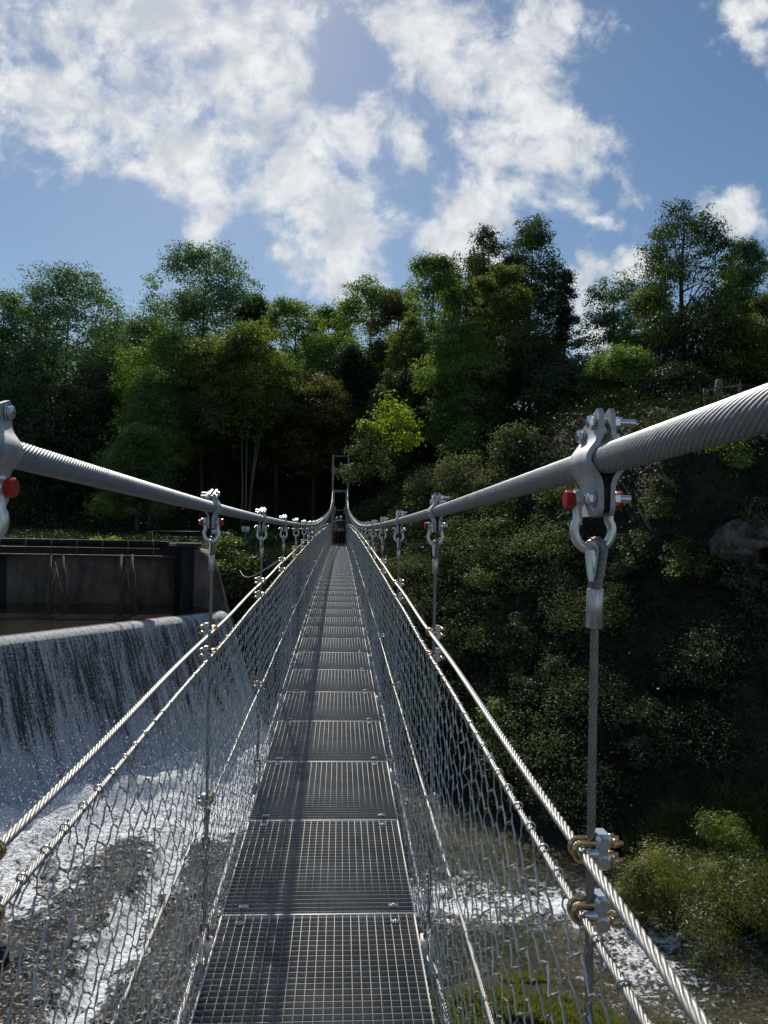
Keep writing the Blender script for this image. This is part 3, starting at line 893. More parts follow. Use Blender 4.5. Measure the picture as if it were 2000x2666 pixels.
# ================================================================== THE VALLEY
ZW = -7.6            # river below the bridge
ZU = -2.3            # pool above the weir
_YX = np.array([-400, -6.9, -5.6, -4.2, -2.0, 0.6, 3.0, 5.5, 8.5, 12, 20, 40, 100, 400], float)
_YY = np.array([34.3, 34.3, 34.3, 33.5, 34.0, 30.5, 24.5, 22.2, 20.6, 19.0, 16.5, 13, 10, 8], float)
def ybank(x): return np.interp(x, _YX, _YY)
def ground(x, y):
    x = np.asarray(x, float); y = np.asarray(y, float)
    wob = (fbm(x*0.35, y*0.35, 4, 2)-0.5)
    s0 = y-ybank(x)
    sl = (ybank(x+0.5)-ybank(x-0.5))
    s = s0/np.sqrt(1+sl*sl)
    # behind the wall
    left = 0.30 + 0.25*wob + 0*s
    # sloping bank below the far bridge end
    mid = -8.6 + 8.15*sstep(-0.5, 7.5, s+wob*1.5) + 0.25*wob
    # steep overgrown cliff on the right
    RL = np.interp(x, [3, 8, 12, 20], [20, 18, 11.0, 8.0])
    right = -8.6 + np.interp(x, [4, 14], [10.0, 13.7])*(1-(1-np.clip((s+wob*3.0+1.0)/RL, 0, 1))**1.5) + 2.5*sstep(7, 22, s) + 1.6*wob
    a = sstep(-6.6, -5.9, x); b = sstep(1.0, 7.5, x)
    far = left*(1-a) + (mid*(1-b)+right*b)*a
    hill = (10.5+3.5*(1-sstep(0, 18, x)))*sstep(60, 90, y+wob*6+0.06*x) + 1.5*(fbm(x*0.05, y*0.05, 3, 8)-0.5)*sstep(62, 90, y)
    far = np.where(y > 55, np.maximum(far, far*(1-sstep(62, 88, y))+hill), far)
    far = np.minimum(far, 15.5) + 8*sstep(150, 500, np.hypot(x, y))*fbm(x*0.01, y*0.01, 3, 4)
    river = -8.8 + 0.5*wob
    g = np.where(s0 > -1.2, far, river)
    gl = np.where(s0 > 0.0, far, -3.6)            # pool bed upstream
    up_ = ((x+5.6)*(-0.768)+(y-31.0)*0.640 > 0) & (x < -5.0)
    g = np.where((x < -6.6) & up_, gl, g)
    near = -8.8 + 8.2*sstep(-2.5, -11, y+wob*1.5)
    g = np.maximum(g, np.where(y < 0, near, -99))
    # mossy islet under the bridge on the right
    isl = ZW - 0.9 + 1.42*np.exp(-(((x-3.3)/3.1)**2+((y-12.9)/3.4)**2)**1.4) + 0.35*(fbm(x*0.9, y*0.9, 3, 55)-0.5) + 0.25*wob
    g = np.maximum(g, np.where((np.abs(x-3.1) < 6) & (np.abs(y-13.6) < 6), isl, -99))
    shelf = ZW-0.9+1.15*np.exp(-(((x-10.0)/3.6)**2+((y-18.3)/2.0)**2)**1.6) + 0.3*(fbm(x*0.9, y*0.9, 3, 57)-0.5)
    g = np.maximum(g, np.where((np.abs(x-10) < 7) & (np.abs(y-18.3) < 4.5), shelf, -99))
    # foot of the right bank reaches a little into the river
    return g
def H1(x, y): return float(ground(np.array([x]), np.array([y]))[0])

def axis(lo, hi, step, outer):
    a = list(np.arange(lo, hi+1e-6, step)); d = step; p = lo; L = []
    while p > -outer: d *= 1.22; p -= d; L.append(p)
    d = step; p = a[-1]; R = []
    while p < outer: d *= 1.22; p += d; R.append(p)
    return np.array(L[::-1]+a+R)
gx = axis(-34, 46, 0.45, 1500); gy = axis(-14, 96, 0.45, 1500)
GX, GY = np.meshgrid(gx, gy)
GZ = ground(GX, GY)
nx, ny = len(gx), len(gy)
i = np.arange(ny-1)[:, None]; j = np.arange(nx-1)[None, :]
Q = np.stack([i*nx+j, i*nx+j+1, (i+1)*nx+j+1, (i+1)*nx+j], -1).reshape(-1, 4)
gm_, t, p = newmat('earth_and_rock')
g = t.new('ShaderNodeNewGeometry')
n = t.noise(g.outputs['Position'], 0.5, 8, 0.65); n2 = t.noise(g.outputs['Position'], 5, 6, 0.7)
f = t.math('ADD', t.math('MULTIPLY', n.outputs['Fac'], 0.6), t.math('MULTIPLY', n2.outputs['Fac'], 0.4))
c = t.mixc(t.mapr(f, 0.4, 0.62), (0.010, 0.012, 0.007), (0.036, 0.031, 0.022))
sp = t.new('ShaderNodeSeparateXYZ'); t.l.new(g.outputs['Normal'], sp.inputs[0])
c = t.mixc(t.mapr(sp.outputs[2], 0.93, 0.99), c, t.mixc(n2.outputs['Fac'], (0.012, 0.018, 0.006), (0.035, 0.036, 0.015)))
t.l.new(c, p.inputs['Base Color']); p.inputs['Roughness'].default_value = 0.95
b_ = t.new('ShaderNodeBump'); b_.inputs['Strength'].default_value = 0.8; b_.inputs['Distance'].default_value = 0.3
t.l.new(f, b_.inputs['Height']); t.l.new(b_.outputs[0], p.inputs['Normal'])
o = link('ground', mesh_np('ground', np.stack([GX, GY, GZ], -1).reshape(-1, 3), Q, [gm_], smooth=True))
tag(o, kind='structure')

# ---- weir geometry
E0 = np.array([-5.45, 31.2]); CT = np.array([-0.64, -0.768]); CN = np.array([0.768, -0.64])     # crest end, crest direction (to the left), downstream
CREST_L = 46.0
def foam_field(x, y):
    """how white the lower river is"""
    x = np.asarray(x, float); y = np.asarray(y, float)
    dn = (x-E0[0])*CN[0]+(y-E0[1])*CN[1]           # metres downstream of the crest
    along = (x-E0[0])*CT[0]+(y-E0[1])*CT[1]
    n = fbm(x*0.55, y*0.55, 5, 12, 0.6)
    st = fbm(x*1.4+y*0.7, y*0.32-x*0.28, 4, 15, 0.6)
    f = 1.5*(1-sstep(5.0, 9.3, dn+(n-0.5)*6))
    f = f + 0.85*np.exp(-((dn-10.6-(n-0.5)*2.0)/1.0)**2)*sstep(-1.5, 1.5, along+2)*0.25
    # the low step running nearly along the bridge
    xs = -4.75+0.05*(y-20)+0.5*(fbm(y*0.4, y*0, 3, 41)-0.5)
    f = f + 1.25*np.exp(-np.clip((x-xs-0.42)/0.42, -9, 9)**2)*sstep(8, 12, y)*(1-sstep(27, 30, y))
    # left corner of the far pool
    f = f + 0.9*(1-sstep(2.0, 5.5, np.hypot(x+2.0, (y-27.5)*0.8)))
    # rapids right of the bridge
    ra = np.exp(-(((x-5.2)/2.4)**2+((y-18.0)/0.9)**2)) + np.exp(-(((x-6.6)/1.2)**2+((y-15.6)/1.5)**2))*0.8 + np.exp(-(((x-2.4)/1.6)**2+((y-18.6)/1.3)**2))*0.65 + np.exp(-(((x-8.2)/1.6)**2+((y-16.4)/0.5)**2))*0.35
    f = f + ra*(0.55+1.3*st)
    f = f + 0.9*(st-0.45)*(0.5+sstep(0, -3, x))
    return f, dn, along
def water_z(x, y):
    f, dn, along = foam_field(x, y)
    xs = -4.75+0.05*(y-20)+0.5*(fbm(y*0.4, y*0, 3, 41)-0.5)
    step = 0.42*(1-sstep(-0.05, 0.5, x-xs))*sstep(7, 11, y)
    amp = 0.025+0.10*np.clip(f, 0, 1)
    rip = (fbm(x*1.5, y*1.5, 4, 3)-0.5)*2.0*amp + (fbm(x*4.5, y*4.5, 3, 6)-0.5)*1.2*amp
    boil = 0.75*np.exp(-((dn-3.9)/1.1)**2)*(0.5+fbm(x*0.9, y*0.9, 3, 18))*sstep(-2, 1, along)
    rk = 0.16*fbm(x*0.8, y*0.8, 3, 51)
    return ZW + step + rip + boil + rk
def grid(xs, ys):
    X, Y = np.meshgrid(xs, ys); n_, m_ = len(xs), len(ys)
    i = np.arange(m_-1)[:, None]; j = np.arange(n_-1)[None, :]
    return X, Y, np.stack([i*n_+j, i*n_+j+1, (i+1)*n_+j+1, (i+1)*n_+j], -1).reshape(-1, 4)

def watermat(name, deep, shallow, bumpd=0.05, bscale=3.0, foam=True, rough=0.06, streak=(1, 1, 1), rotz=0.0):
    m, t, p = newmat(name)
    g = t.new('ShaderNodeNewGeometry')
    mp = t.new('ShaderNodeMapping'); t.l.new(g.outputs['Position'], mp.inputs['Vector'])
    mp.inputs['Rotation'].default_value = (0, 0, rotz); mp.inputs['Scale'].default_value = streak
    n1 = t.noise(mp.outputs[0], bscale, 6, 0.62, 0.4); n2 = t.noise(mp.outputs[0], bscale*4.3, 5, 0.7, 0.6); n4 = t.noise(mp.outputs[0], bscale*1.4, 2, 0.5, 1.5)
    n3 = t.noise(g.outputs['Position'], 0.5, 5, 0.6)
    col = t.mixc(t.mapr(n3.outputs['Fac'], 0.38, 0.62), deep, shallow)
    hgt = t.math('ADD', t.math('ADD', n1.outputs['Fac'], n4.outputs['Fac']), t.math('MULTIPLY', n2.outputs['Fac'], 0.5))
    if foam:
        a = t.new('ShaderNodeAttribute', attribute_name='foam')
        v = t.new('ShaderNodeTexVoronoi', feature='DISTANCE_TO_EDGE'); t.l.new(mp.outputs[0], v.inputs['Vector']); v.inputs['Scale'].default_value = 5.5
        fn = t.math('ADD', t.math('MULTIPLY', t.math('SUBTRACT', n1.outputs['Fac'], 0.5), 2.6), t.math('MULTIPLY', t.math('SUBTRACT', n2.outputs['Fac'], 0.5), 3.6))
        fn = t.math('SUBTRACT', fn, t.math('MULTIPLY', v.outputs['Distance'], 1.1))
        fm_ = t.mapr(t.math('ADD', a.outputs['Fac'], fn), 0.30, 0.95)
        px_ = t.new('ShaderNodeSeparateXYZ'); t.l.new(g.outputs['Position'], px_.inputs[0])
        col = t.mixc(t.mapr(px_.outputs[0], 1.0, 4.0), col, t.mixc(t.mapr(n3.outputs['Fac'], 0.4, 0.6), (0.030, 0.036, 0.018), (0.060, 0.052, 0.026)))
        col = t.mixc(fm_, col, (0.78, 0.81, 0.84))
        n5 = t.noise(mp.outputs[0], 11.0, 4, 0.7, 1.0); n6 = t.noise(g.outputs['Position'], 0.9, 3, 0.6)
        painted_glitter = t.math('MULTIPLY', t.mapr(n5.outputs['Fac'], 0.53, 0.67), t.mapr(n6.outputs['Fac'], 0.36, 0.56, 0.25, 0.95))  # sun glitter put into the water colour as pale specks
        painted_glitter = t.math('MULTIPLY', painted_glitter, t.mapr(px_.outputs[0], 2.0, -1.0, 0.22, 1.0))
        col = t.mixc(painted_glitter, col, (0.60, 0.63, 0.66))
        t.l.new(t.mapr(fm_, 0, 1, rough, 0.75), p.inputs['Roughness'])
        hgt = t.math('ADD', hgt, t.math('MULTIPLY', fm_, 0.5))
    else: p.inputs['Roughness'].default_value = rough
    t.l.new(col, p.inputs['Base Color'])
    p.inputs['IOR'].default_value = 1.33
    b_ = t.new('ShaderNodeBump'); b_.inputs['Strength'].default_value = 1.0; b_.inputs['Distance'].default_value = bumpd
    t.l.new(hgt, b_.inputs['Height']); t.l.new(b_.outputs[0], p.inputs['Normal'])
    return m
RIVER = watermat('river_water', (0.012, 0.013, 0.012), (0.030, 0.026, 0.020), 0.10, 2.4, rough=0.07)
POOLM = watermat('pool_water', (0.010, 0.011, 0.009), (0.034, 0.026, 0.018), 0.02, 2.2, foam=False, rough=0.05)

xs = np.concatenate([np.arange(-30, -14, 0.5), np.arange(-14, 13, 0.14), np.arange(13, 60, 0.8)])
ys = np.concatenate([np.arange(-12, 7, 0.8), np.arange(7, 32, 0.14), np.arange(32, 40, 0.5)])
X, Y, Qw = grid(xs, ys)
fo, dn, al = foam_field(X, Y)
keep = ((dn > 1.2) | (X > -4.4)) & (Y < ybank(X)+3)
kq = keep.reshape(-1)[Qw].all(1)
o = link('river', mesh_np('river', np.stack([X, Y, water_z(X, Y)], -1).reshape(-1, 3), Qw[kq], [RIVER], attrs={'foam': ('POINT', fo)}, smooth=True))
tag(o, kind='structure')

# ---- pool above the weir
crest0 = E0; 
def crest(a): return E0 + CT*a
ua = np.arange(-1.2, CREST_L, 0.35); vb = np.concatenate([np.arange(0, 6, 0.25), np.arange(6, 40, 1.5)])
A_, B_, Qp = grid(ua, vb)
PX = E0[0]+CT[0]*A_-CN[0]*B_; PY = E0[1]+CT[1]*A_-CN[1]*B_
PZ = ZU + (fbm(PX*1.2, PY*1.2, 3, 5)-0.5)*0.03
kq = ((PY < 34.6) & (PX < -5.2)).reshape(-1)[Qp].all(1)
o = link('upper_pool', mesh_np('upper_pool', np.stack([PX, PY, PZ], -1).reshape(-1, 3), Qp[kq], [POOLM], smooth=True))
tag(o, kind='structure')

# ---- water sheet over the weir
ua = np.arange(-0.9, CREST_L, 0.07)
prof_t = np.concatenate([np.linspace(0, 0.12, 10), np.linspace(0.13, 1, 84)])
A_, T_, Qf = grid(ua, prof_t)
_s = np.linspace(0, 1, 400)
_th = np.radians(4+60*sstep(0, 0.16, _s)-6*sstep(0.3, 1.0, _s))
_o = np.concatenate([[0], np.cumsum(np.cos((_th[1:]+_th[:-1])/2))])/399; _d = np.concatenate([[0], np.cumsum(np.sin((_th[1:]+_th[:-1])/2))])/399
_k = 5.15/_d[-1]
off = np.interp(T_, _s, _o*_k); drop = np.interp(T_, _s, _d*_k)
rag = fbm(A_*2.6, T_*1.1, 4, 61, 0.6)-0.5
fine = fbm(A_*9, T_*9, 3, 66, 0.6)-0.5
grow = sstep(0.25, 0.95, T_)
off = off + rag*0.34*grow + fine*0.16*grow
FX = E0[0]+CT[0]*A_+CN[0]*off; FY = E0[1]+CT[1]*A_+CN[1]*off
FZ = ZU + 0.02 - drop + (fbm(A_*5, T_*12, 3, 71)-0.5)*0.12*grow
# ends of the sheet thin out against the side wall
m, t, p = newmat('falling_water')
g = t.new('ShaderNodeNewGeometry')
at_t = t.new('ShaderNodeAttribute', attribute_name='t'); at_a = t.new('ShaderNodeAttribute', attribute_name='a')
cb = t.new('ShaderNodeCombineXYZ'); t.l.new(at_a.outputs['Fac'], cb.inputs[0]); t.l.new(t.math('MULTIPLY', at_t.outputs['Fac'], 5.6), cb.inputs[1])
def strk(sx, sy, sc, det=5, rg=0.6, ds=0.0):
    mp = t.new('ShaderNodeMapping'); t.l.new(cb.outputs[0], mp.inputs['Vector']); mp.inputs['Scale'].default_value = (sx, sy, 1)
    return t.noise(mp.outputs[0], sc, det, rg, ds).outputs['Fac']
s1 = strk(1, 0.06, 2.6, 4, 0.6)        # broad curtains
s2 = strk(1, 0.06, 12.0, 5, 0.68, 0.2)      # thin threads
s3 = strk(1, 0.6, 26.0, 4, 0.72, 0.8)       # broken drops
vor = t.new('ShaderNodeTexVoronoi', feature='DISTANCE_TO_EDGE')
mpv = t.new('ShaderNodeMapping'); t.l.new(cb.outputs[0], mpv.inputs['Vector']); mpv.inputs['Scale'].default_value = (1, 0.55, 1)
nd_ = t.noise(cb.outputs[0], 6, 3, 0.6)
vv = t.new('ShaderNodeVectorMath', operation='SCALE'); t.l.new(nd_.outputs['Color'], vv.inputs[0]); vv.inputs['Scale'].default_value = 0.18
t.l.new(t.vmath('ADD', mpv.outputs[0], vv.outputs[0]), vor.inputs['Vector']); vor.inputs['Scale'].default_value = 17.0
web = t.mapr(vor.outputs['Distance'], 0.0, 0.16, 1.0, 0.0)
tt = at_t.outputs['Fac']
# white share rises down the fall
wht = t.mapr(t.math('ADD', tt, t.math('MULTIPLY', t.math('SUBTRACT', s1, 0.5), 0.8)), 0.38, 0.95, 0.0, 1.0)
thr = t.math('ADD', t.math('MULTIPLY', t.math('SUBTRACT', s2, 0.5), 3.4), t.math('MULTIPLY', t.math('SUBTRACT', s3, 0.5), 3.4))
thr = t.math('ADD', thr, t.math('MULTIPLY', web, 0.30))
lip_sparkle = t.mapr(tt, 0.0, 0.20, 0.55, 0.0)  # sunlit sparkle at the crest painted in as a whiter band
val = t.math('ADD', t.math('ADD', thr, t.math('MULTIPLY', wht, 1.15)), t.math('ADD', lip_sparkle, t.math('ADD', 0.27, t.math('MULTIPLY', t.math('SUBTRACT', s1, 0.5), 1.7))))
foamf = t.mapr(val, 0.02, 0.95)
top = t.mapr(tt, 0.008, 0.05)
foamf = t.math('MULTIPLY', foamf, top)
col = t.mixc(foamf, (0.075, 0.074, 0.080), (0.86, 0.88, 0.92))
t.l.new(col, p.inputs['Base Color'])
t.l.new(t.mapr(foamf, 0, 1, 0.30, 0.7), p.inputs['Roughness'])
p.inputs['IOR'].default_value = 1.33
b_ = t.new('ShaderNodeBump'); b_.inputs['Strength'].default_value = 1.0; b_.inputs['Distance'].default_value = 0.05
t.l.new(t.math('ADD', t.math('MULTIPLY', thr, 0.4), t.math('MULTIPLY', web, 0.35)), b_.inputs['Height']); t.l.new(b_.outputs[0], p.inputs['Normal'])
o = link('waterfall', mesh_np('waterfall', np.stack([FX, FY, FZ], -1).reshape(-1, 3), Qf, [m], attrs={'t': ('POINT', T_), 'a': ('POINT', A_)}, smooth=True))
tag(o, kind='structure')
# weir body of concrete under the water
mb = MB()
pr = [(-1.6, ZU-0.28), (-0.3, ZU-0.06), (0.05, ZU-0.05), (0.25, ZU-0.35), (0.7, -4.2), (1.0, -9.5), (-1.6, -9.5)]
V = []
for a in (-0.9, CREST_L):
    c0 = crest(a)
    for (o_, z) in pr: V.append((c0[0]+CN[0]*o_, c0[1]+CN[1]*o_, z))
k = len(pr)
mb.add(V, [np.array([(i, (i+1) % k, k+(i+1) % k, k+i) for i in range(k)]), np.array([list(range(k))]), np.array([list(range(k, 2*k))[::-1]])])
tag(mb.build('weir', CONC_D), 'curved concrete weir hidden under the falling water on the left', 'weir')

# ---- spray drops and foam lumps at the foot
rng = np.random.RandomState(3)
def drops(name, n_, fn, r0_, r1_, mat):
    P = fn(n_); r = rng.uniform(r0_, r1_, (n_, 1, 1))*(0.4+rng.rand(n_, 1, 1))
    octa = np.array([(1, 0, 0), (0, 1, 0), (-1, 0, 0), (0, -1, 0), (0, 0, 1), (0, 0, -1)], float)
    F = np.array([(0, 1, 4), (1, 2, 4), (2, 3, 4), (3, 0, 4), (1, 0, 5), (2, 1, 5), (3, 2, 5), (0, 3, 5)])
    V = P[:, None, :] + octa[None]*r
    FF = (F[None]+np.arange(n_)[:, None, None]*6).reshape(-1, 3)
    return link(name, mesh_np(name, V.reshape(-1, 3), FF, [mat], smooth=True))
foamm, t_, p_ = newmat('white_spray')
p_.inputs['Base Color'].default_value = (0.80, 0.83, 0.87, 1); p_.inputs['Roughness'].default_value = 0.4
p_.inputs['Subsurface Weight'].default_value = 0.0
def f1(n_):
    a = rng.uniform(-0.5, 26, n_); h = rng.gamma(1.6, 0.40, n_); o_ = rng.normal(4.4, 1.0, n_)
    k = fbm(a*1.1, a*0, 3, 91); h = h*(0.35+1.5*k)
    return np.stack([E0[0]+CT[0]*a+CN[0]*o_, E0[1]+CT[1]*a+CN[1]*o_, ZW+0.15+h], 1)
tag(drops('spray', 60000, f1, 0.006, 0.022, foamm), 'fine white spray leaping at the foot of the weir', 'spray', kind='stuff')

# ---- concrete walls behind the weir
WT = 0.33
root = empty('river_wall', (-30, 34.0, -3.5), 'long dark retaining wall standing in the pool behind the weir', 'wall')
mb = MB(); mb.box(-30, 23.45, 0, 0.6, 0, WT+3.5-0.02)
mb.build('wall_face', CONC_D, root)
mb = MB(); mb.box(15.55, 22.75, -0.05, -0.003, 0.0, WT+3.5-0.48)
mb.build('repaired_patch', CONC_L, root)
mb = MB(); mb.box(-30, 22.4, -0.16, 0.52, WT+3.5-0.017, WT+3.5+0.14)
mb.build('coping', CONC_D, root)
mb = MB(); mb.box(-30, 23.35, -0.30, -0.165, WT+3.5-0.56, WT+3.5-0.50)
mb.build('ledge', CONC_L, root)
root = empty('corner_pillar', (-6.62, 33.7, -3.5), 'dark concrete pillar at the right end of the river wall', 'pillar')
mb = MB(); mb.box(-0.24, 0.24, -0.26, 0.5, 0, 3.75, bev=0.03); mb.build('shaft', CONC_D, root)
mb = MB(); mb.box(-0.42, 0.5, -0.38, 0.6, 3.752, 3.93, bev=0.02); mb.build('cap', CONC_D, root)
# wing wall falling with the bank
wing = MB()
W0 = np.array([-6.35, 33.55]); WD = CN
kk = np.linspace(0, 5.6, 36)
tops = np.interp(kk, [0, 0.5, 1.0, 1.6, 2.3, 3.4, 5.6], [0.25, 0.1, -0.9, -2.3, -3.7, -5.0, -6.7]) + (fbm(kk*2.2, kk*0, 3, 77)-0.5)*0.30
V = []
for kx, tz in zip(kk, tops):
    for sgn in (0, 1):
        q = W0+WD*kx+np.array([0.64, 0.768])*0.75*sgn
        V.append((q[0], q[1], -9.0)); V.append((q[0], q[1], tz-0.1*sgn))
n_ = len(kk); Qq = []
for i_ in range(n_-1):
    b0 = i_*4; b1 = b0+4
    Qq += [(b0, b1, b1+1, b0+1), (b0+1, b1+1, b1+3, b0+3), (b0+3, b1+3, b1+2, b0+2)]
Qq += [(0, 1, 3, 2), ((n_-1)*4, (n_-1)*4+2, (n_-1)*4+3, (n_-1)*4+1)]
wing.add(V, np.array(Qq))
tag(wing.build('wing_wall', CONC_L), 'brownish wing wall sloping down beside the right end of the weir', 'wall')

# ---- catwalk over the sluice on rusty trestles
root = empty('catwalk', (-20, 30.2, 0.0), 'thin metal catwalk with railing crossing in front of the river wall', 'catwalk')
yc = 31.6-30.2
def zpx(py, Y, px=200): return at(px, py, Y).z
zr, zm_, zd_ = zpx(1405, 31.6), zpx(1425, 31.6), zpx(1444, 31.6)
mb = MB(); mb.box(-10, 12.75, yc-0.18, yc+0.18, zd_-0.05, zd_); mb.build('walkway', RUST, root)
mb = MB()
for z in (zr, zm_): mb.cyl((-10, yc-0.15, z), (12.7, yc-0.15, z), 0.016, 6)
mb.build('handrail', RAILM, root)
mb = MB()
for xx in np.arange(-10, 12.8, 1.02): mb.cyl((xx, yc-0.15, zd_), (xx, yc-0.15, zr), 0.016, 6)
mb.build('railing_posts', RAILM, root)
for (lx0, lx1, tx0, tx1, yb_, ty, nm) in ((131, 178, 134, 165, 1602, 1478, 'left'), (313, 358, 317, 344, 1586, 1480, 'right')):
    Yb = 30.2
    b0 = at(lx0, yb_, Yb); b1 = at(lx1, yb_+2, Yb); t0_ = at(tx0, 1444, 31.5); t1_ = at(tx1, 1444, 31.5)
    b0.z = b1.z = ZU-0.5
    root = empty('trestle', ((b0.x+b1.x)/2, Yb, ZU-0.5), 'rusty steel trestle standing in the pool under the %s end of the catwalk' % nm, 'trestle', 'trestles in the pool')
    L = root.location
    for a_, b2 in ((b0, t0_), (b1, t1_)):
        mb = MB(); mb.cyl(np.array(a_-L), np.array(b2-L), 0.07, 8); mb.build('leg', RUST, root)
    mb = MB(); mb.cyl(np.array(b1-L)+np.array([-0.1, 0.1, 0.3]), np.array((t0_+t1_)/2-L)-np.array([0.1, 0, 0.3]), 0.03, 6)
    mb.cyl(np.array(b0-L)+np.array([0.05, 0.1, 0.3]), np.array((t0_+t1_)/2-L)-np.array([0.1, 0, 0.3]), 0.025, 6); mb.build('brace', RUST, root)

def depth_on_bank(px, py, lo=16, hi=62):
    '''first distance at which the sight line meets the ground'''
    d = ray(px*1.2056, py*1.2056)
    for Y in np.arange(lo, hi, 0.25):
        p_ = CAM+d*(Y/d.y)
        if H1(p_.x, Y) > p_.z: return Y-0.35
    return hi
# ---- small things on the far bank
def post_obj(name, px, py0, py1, Y, wpx, mat, label, cat, group=None, depth=None):
    a = at(px, py1, Y); b = at(px, py0, Y); w_ = wpx/F_PX*Y
    mb = MB(); d_ = depth or w_
    mb.box(-w_/2, w_/2, -d_/2, d_/2, -0.6, b.z-a.z, bev=min(0.02, w_*0.15))
    mb.box(-w_*0.42, w_*0.42, -d_*0.42, d_*0.42, b.z-a.z, b.z-a.z+0.03)
    o = mb.build(name, mat, None, loc=a)
    return tag(o, label, cat, group)
post_obj('stone_post', 389, 1385, 1412, 41, 14, ROCKM, 'pale square stone post standing behind the river wall', 'post')
root = empty('wire_fence', (at(400, 1410, 42)), 'thin wire fence on slim poles running right from the stone post', 'fence')
L = root.location
mb = MB(); 
for px in (475, 521, 566, 660):
    a = at(px, 1412, 42)-L; b = at(px, 1380, 42)-L
    mb.cyl(np.array(a), np.array(b), 0.022, 6)
mb.build('pole', RUST, root)
mb = MB()
for dz in (0, 0.3, 0.6): 
    a = at(396, 1382, 42)-L; b = at(560, 1384, 42)-L; mb.cyl(np.array([a.x, a.y, a.z-dz]), np.array([b.x, b.y, b.z-dz]), 0.006, 4)
mb.build('wire', ROPE, root)
SIGNM = steel('white_sign_board', (0.72, 0.75, 0.75), 0.0, 0.5, 0.05, 4)
GREYS = steel('grey_print', (0.16, 0.19, 0.22), 0.0, 0.6, 0.1, 30)
def sign(px, py, Y, wpx, hpx, label, pict):
    a = at(px, py, Y); w_ = wpx/F_PX*Y; h_ = hpx/F_PX*Y
    root = empty('information_sign', a, label, 'sign', 'signs on the far bank')
    mb = MB(); mb.box(-w_/2, w_/2, -0.02, 0.02, -h_/2, h_/2); mb.build('panel', SIGNM, root)
    mb = MB(); mb.cyl((0, 0.04, -1.3), (0, 0.04, h_/2), 0.03, 8); mb.build('pole', DARKST, root)
    if pict:
        mb = MB()
        mb.box(-w_*0.28, -w_*0.18, -0.026, -0.021, -h_*0.38, h_*0.1); mb.box(-w_*0.18, -w_*0.02, -0.026, -0.021, -h_*0.05, h_*0.2); mb.box(-w_*0.12, -w_*0.02, -0.026, -0.021, h_*0.2, h_*0.42); mb.box(-w_*0.0, w_*0.02, -0.026, -0.021, -h_*0.46, h_*0.46)
        mb.build('pictogram', GREYS, root)
sign(640, 1378, 47, 20, 14, 'white sign board with a grey figure, between the second and third hangers', True)
sign(562, 1385, 44, 22, 11, 'small blank white board half hidden behind the second left hanger', False)
# fence and stump on top of the right bank
YF = 37.0
root = empty('wooden_fence', at(1857, 1046, YF), 'weathered wooden rail fence on top of the right bank', 'fence')
L = root.location
for px, p0, p1 in ((1834, 1011, 1052), (1926, 999, 1048), (1985, 999, 1035)):
    a = at(px, p1+14, YF)-L; b = at(px, p0, YF)-L
    mb = MB(); mb.box(a.x-0.055, a.x+0.055, -0.05, 0.05, a.z, b.z, bev=0.01); mb.build('post', WOOD, root)
mb = MB()
def rail(px0, py0, px1, py1, h=5):
    a = at(px0, py0, YF)-L; b = at(px1, py1, YF)-L; hh = h/F_PX*YF/2
    v = [(q.x, dy, q.z+dz) for q in (a, b) for (dy, dz) in ((-0.09, -hh), (-0.055, -hh), (-0.055, hh), (-0.09, hh))]
    mb.add(v, [np.array([(0, 1, 5, 4), (1, 2, 6, 5), (2, 3, 7, 6), (3, 0, 4, 7), (0, 3, 2, 1), (4, 5, 6, 7)])])
rail(1834, 1017, 1864, 1013); rail(1834, 1038, 1860, 1035); rail(1880, 1010, 1926, 1004, 6); rail(1880, 1033, 1926, 1028, 6)
mb.build('rails', WOOD, root)
mb = MB(); 
for z in (1003, 1018):
    a = at(1926, z, YF)-L; b = at(1985, z, YF)-L; mb.cyl(np.array(a), np.array(b), 0.006, 4)
mb.build('wire', ROPE, root)
a = at(1870, 1050, YF-0.5); b = at(1870, 988, YF-0.5)
mb = MB(); hz = b.z-a.z
mb.tube([(0, 0, -0.5), (0, 0, 0), (0.0, 0, hz*0.5), (0.03, 0, hz*0.95), (0.03, 0, hz)], [0.26, 0.235, 0.20, 0.17, 0.12], 9)
tag(mb.build('tree_stump', BARKP, None, loc=a), 'thick grey stump in the middle of the wooden fence', 'stump')
# rock with a hollow on the right bank
def rock(px, py, Y, rx, ry, rz, seed, label, name='rock_outcrop', hole=None):
    c = at(px, py, Y)
    nu, nv = 64, 40
    u = np.linspace(0, 2*np.pi, nu, endpoint=False)[None, :]; v = np.linspace(0.05, np.pi-0.05, nv)[:, None]
    D = np.stack([np.cos(u)*np.sin(v), np.sin(u)*np.sin(v), np.cos(v)+0*u], -1)
    r = 1+0.55*(fbm(D[..., 0]*2.1+5, D[..., 2]*2.1+D[..., 1]*1.7, 5, seed, 0.6)-0.5)*2*0.6 + 0.12*(np.floor(3*fbm(D[..., 2]*3+9, D[..., 0]*2, 3, seed+4))/3)
    if hole is not None:
        hd = np.array(hole, float); hd /= np.linalg.norm(hd)
        k_ = (D*hd).sum(-1)
        r = r*(1-0.75*sstep(0.90, 0.975, k_ + 0.05*(fbm(D[..., 0]*6, D[..., 2]*6, 2, 3)-0.5)))
    P = D*r[..., None]*np.array([rx, ry, rz])
    i = np.arange(nv-1)[:, None]; j = np.arange(nu)[None, :]
    Qr = np.stack([i*nu+j, (i+1)*nu+j, (i+1)*nu+(j+1) % nu, i*nu+(j+1) % nu], -1).reshape(-1, 4)
    o = link(name, mesh_np(name, P.reshape(-1, 3), Qr, [ROCKM], smooth=True), loc=c)
    if name == 'boulder': o.data.materials[0] = ROCKD
    return tag(o, label, 'rock')
